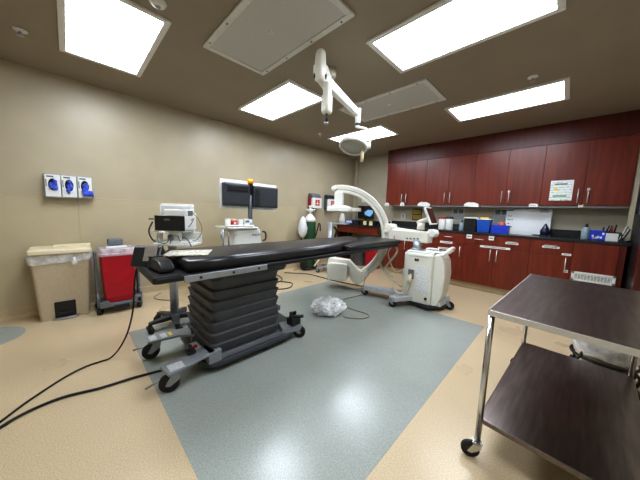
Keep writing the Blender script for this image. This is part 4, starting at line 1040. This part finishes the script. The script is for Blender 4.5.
g = thing('marker_tray', 'flat white tray lying along the foot of the whiteboard', 'tray', (3.72,5.30,CT))
bm = B(); box(bm, -.23,.16,-.045,.045,0,.014); link('tray_base', bm, 'white', g, bevel=.004)
bm = B(); cyl(bm, (.18,-.01,.008),(.30,-.02,.008),.008); link('marker', bm, 'black', g, True)
g = thing('air_freshener', 'dark blue teardrop dispenser at the right end of whiteboard', 'dispenser', (4.04,5.27,CT))
bm = B(); lathe(bm, [(.03,0),(.05,.012),(.062,.05),(.058,.09),(.035,.14),(.012,.185),(.003,.20)], (0,0,0), 24); link('drop_body', bm, 'navy', g, True)
bm = B(); lathe(bm, [(.045,0),(.048,.008),(.044,.012)], (0,0,0), 24); link('drop_foot', bm, 'midgrey', g, True)
bottle(4.475,'pale squeeze bottle with black cap at the right of counter','steelblue','black',.22,.045,5.17)
g = small_box('wipes_pack', 'blue and white carton between the bottle and the white box', 'box', (4.59,5.19,CT), .15,.10,.135, 'royal', None, 0, 'boxes on the counter')
bm = B(); rn = random.Random(4)
for k in range(7): 
    x_ = rn.uniform(-.06,.05); z_ = rn.uniform(.02,.11); box(bm, x_,x_+.02,-.0515,-.05,z_-.015,z_+.015)
link('carton_print', bm, 'paper', g)
g = small_box('white_carton', 'plain low white box near the right end of counter', 'box', (4.72,5.16,CT), .11,.12,.105, 'white', None, 0, 'boxes on the counter')
g = thing('tool_caddy', 'dark cluster of tools in a caddy behind white box', 'caddy', (4.70,5.32,CT))
bm = B(); box(bm, -.08,.08,-.04,.04,0,.12); link('caddy_body', bm, 'black', g, bevel=.004)
rn = random.Random(9)
for k in range(5):
    bm = B(); x_ = -.05+.025*k; cyl(bm, (x_,0,.1),(x_+rn.uniform(-.03,.03),rn.uniform(-.02,.02),.17+rn.uniform(0,.07)),.01,.008,8); link('tool', bm, ('black','ink','darkgrey','redlabel','black')[k], g, True)
g = thing('sheet_holder', 'upright white papers in black holder at the right counter end', 'paper holder', (4.83,5.14,CT), -20)
bm = B(); box(bm, -.06,.04,-.05,.05,0,.02); box(bm, -.06,-.045,-.05,.05,0,.11); box(bm,-.02,-.01,-.05,.05,0,.10); link('holder_frame', bm, 'black', g, bevel=.002)
bm = B(); box(bm, -.042,-.036,-.045,.045,.02,.20, R4(14,'Y')); box(bm, -.03,-.024,-.04,.045,.02,.17, R4(20,'Y')); link('sheets', bm, 'paper', g)

# ------------------------------------------------------------------ stainless table at right
t = thing('instrument_table', 'large stainless two-shelf wheeled table at the right foreground', 'table', (4.04,1.46,0), -3)
TW, TL, TT = .61, 1.25, .835
bm = B()
loft(bm, [[(x,y,z) for x,y in rrect(i,TW-i,i,TL-i,.012)] for z,i in ((TT-.028,.0),(TT-.004,0),(TT,.004))]); link('tabletop', bm, 'steeltop', t, bevel=.003)
bm = B()
for a in ((.0,TW,-.002,.002),(.0,TW,TL-.002,TL+.002)): box(bm, *a, TT-.03,TT-.002)
box(bm, -.002,.002,0,TL,TT-.03,TT-.002); box(bm, TW-.002,TW+.002,0,TL,TT-.03,TT-.002); link('edge_band', bm, 'handle', t)
bm = B(); loft(bm, [[(x,y,z) for x,y in rrect(.004+i,TW-.006-i,.01+i,TL-.01-i,.03)] for z,i in ((.215,.0),(.238,0),(.242,.004))]); link('lower_shelf', bm, 'steeltop', t, bevel=.003)
for x,y in ((.012,.02),(TW-.02,.02),(.012,TL-.02),(TW-.02,TL-.02)):
    bm = B(); cyl(bm, (x,y,.10),(x,y,TT-.028),.0145,seg=18); lg = link('leg', bm, 'chrome', t, True)
    caster(t, x,y,.12,.045,.024,205,'chrome')
# kick bucket behind it
t = thing('kick_bucket', 'steel kick bucket with clear liner behind the stainless table', 'bucket', (4.60,3.02,0))
bm = B(); lathe(bm, [(.11,.08),(.115,.085),(.165,.33),(.178,.335),(.178,.345),(.162,.345)], (0,0,0), 32); link('bucket', bm, 'steel', t, True)
bm = B(); rn = random.Random(8)
loft(bm, [[(r_*math.cos(2*PI*k/36)*(1+rn.uniform(-.03,.03)), r_*math.sin(2*PI*k/36)*(1+rn.uniform(-.03,.03)), z+rn.uniform(-.012,.012)) for k in range(36)] for z,r_ in ((.22,.185),(.30,.195),(.36,.195),(.375,.18),(.33,.15),(.25,.12))], caps=False); link('liner', bm, 'bagfilm', t, True)
bm = B(); tube(bm, [(.19*math.cos(2*PI*k/36),.19*math.sin(2*PI*k/36),.19) for k in range(36)], .012, 8, closed=True)
for k in range(4):
    a = PI/4+k*PI/2; tube(bm, spline([(.16*math.cos(a),.16*math.sin(a),.26),(.2*math.cos(a),.2*math.sin(a),.19),(.24*math.cos(a),.24*math.sin(a),.15),(.22*math.cos(a),.22*math.sin(a),.085)],4), .011, 8)
link('ring_frame', bm, 'black', t, True)
for k in range(4):
    a = PI/4+k*PI/2; caster(t, .22*math.cos(a), .22*math.sin(a), .09,.032,.022,20+90*k,'black')

# ------------------------------------------------------------------ loose bag and cables on the floor
rn = random.Random(21)
bm = bmesh.new(); bmesh.ops.create_icosphere(bm, subdivisions=4, radius=1)
for v in bm.verts:
    n = v.co.normalized()
    k = 1 + .10*math.sin(7*n.x+3*n.y)*math.cos(6*n.y-4*n.z) + .07*math.sin(15*n.x-9*n.z+2) + rn.uniform(-.055,.055)
    v.co = Vector((n.x*.215*k, n.y*.16*k, max(-.098, n.z*.112*k)))
bmesh.ops.transform(bm, matrix=T4(2.22,2.27,.102) @ R4(45), verts=bm.verts[:])
o = link('plastic_bag', bm, 'bagfilm', None); tag(o, 'crumpled clear plastic bag lying on the grey floor inlay', 'bag')
def floor_cable(pts, r, m, lab, extra=()):
    bm = B(); P = [(x,y,r+.0015) for x,y in pts]
    tube(bm, spline(list(extra)+P, 8), r, 8); o = link('cable', bm, m, None, True); tag(o, lab, 'cable', 'cables on the floor'); return o
floor_cable([(1.66,.12),(1.67,.03),(1.74,-.09),(1.9,-.25),(2.03,-.35),(2.2,-.5)], .0065, 'rubber', 'upper thin black cable dropping from table end to left edge', [(1.97,.345,.815),(1.93,.335,.7),(1.86,.33,.5),(1.78,.32,.35),(1.72,.29,.2),(1.68,.24,.08),(1.66,.18,.012)])
floor_cable([(2.16,.60),(2.12,.44),(2.085,.29),(2.06,.09),(2.01,-.09),(2.03,-.24),(2.10,-.35),(2.25,-.5)], .0085, 'rubber', 'lower thicker black cable from the table caster to left edge')
floor_cable([(2.07,3.13),(2.03,2.88),(2.06,2.72),(2.22,2.62),(2.41,2.62),(2.55,2.64),(2.63,2.59),(2.61,2.47),(2.5,2.37),(2.42,2.34)], .006, 'tan', 'thin tan cable winding from the x-ray ring to clear bag', [(1.98,3.46,.30),(2.03,3.33,.15),(2.07,3.22,.03)])
floor_cable([(.21,3.10),(.56,3.40),(.89,3.45),(1.27,3.47),(1.77,3.58),(2.18,3.74),(2.6,3.95),(2.9,4.3)], .008, 'rubber', 'dark cable along the floor behind the grey inlay')
floor_cable([(.03,2.9),(.4,2.85),(.6,2.75),(.7,2.57),(.62,2.45),(.5,2.5),(.63,2.62),(.79,2.72),(.92,2.74),(1.07,2.57),(1.05,2.40),(.97,2.32),(.8,2.15)], .008, 'darkgrey', 'looped dark cable on the floor beside the bellows pedestal')
floor_cable([(.05,.92),(.2,.8),(.36,.83),(.58,1.0),(.75,.9),(1.0,.78),(1.1,.74)], .005, 'midgrey', 'thin grey cable from wall to the stand behind table')

# ------------------------------------------------------------------ world, camera, view
w = bpy.data.worlds.new('World'); scene.world = w; w.use_nodes = True
w.node_tree.nodes['Background'].inputs['Color'].default_value = (.05,.05,.055,1)
w.node_tree.nodes['Background'].inputs['Strength'].default_value = .3
cam = bpy.data.cameras.new('camera'); co = bpy.data.objects.new('camera', cam); COL.objects.link(co)
yaw, pitch, roll, f = .7784, .1134, .0325, 248.8
fwd = Vector((-math.sin(yaw)*math.cos(pitch), math.cos(yaw)*math.cos(pitch), -math.sin(pitch)))
right = Vector((math.cos(yaw), math.sin(yaw), 0)); upv = right.cross(fwd)
r2 = right*math.cos(roll)+upv*math.sin(roll); u2 = -right*math.sin(roll)+upv*math.cos(roll)
mw = Matrix((( r2.x,u2.x,-fwd.x,4.276),(r2.y,u2.y,-fwd.y,0.),(r2.z,u2.z,-fwd.z,1.295),(0,0,0,1)))
co.matrix_world = mw
cam.sensor_width = 36; cam.lens = f/640*36; cam.clip_start = .02
scene.camera = co
scene.view_settings.view_transform = 'Standard'
scene.view_settings.exposure = 0.20
scene.view_settings.gamma = 0.86
scene.cycles.max_bounces = 8
scene.cycles.use_denoising = True
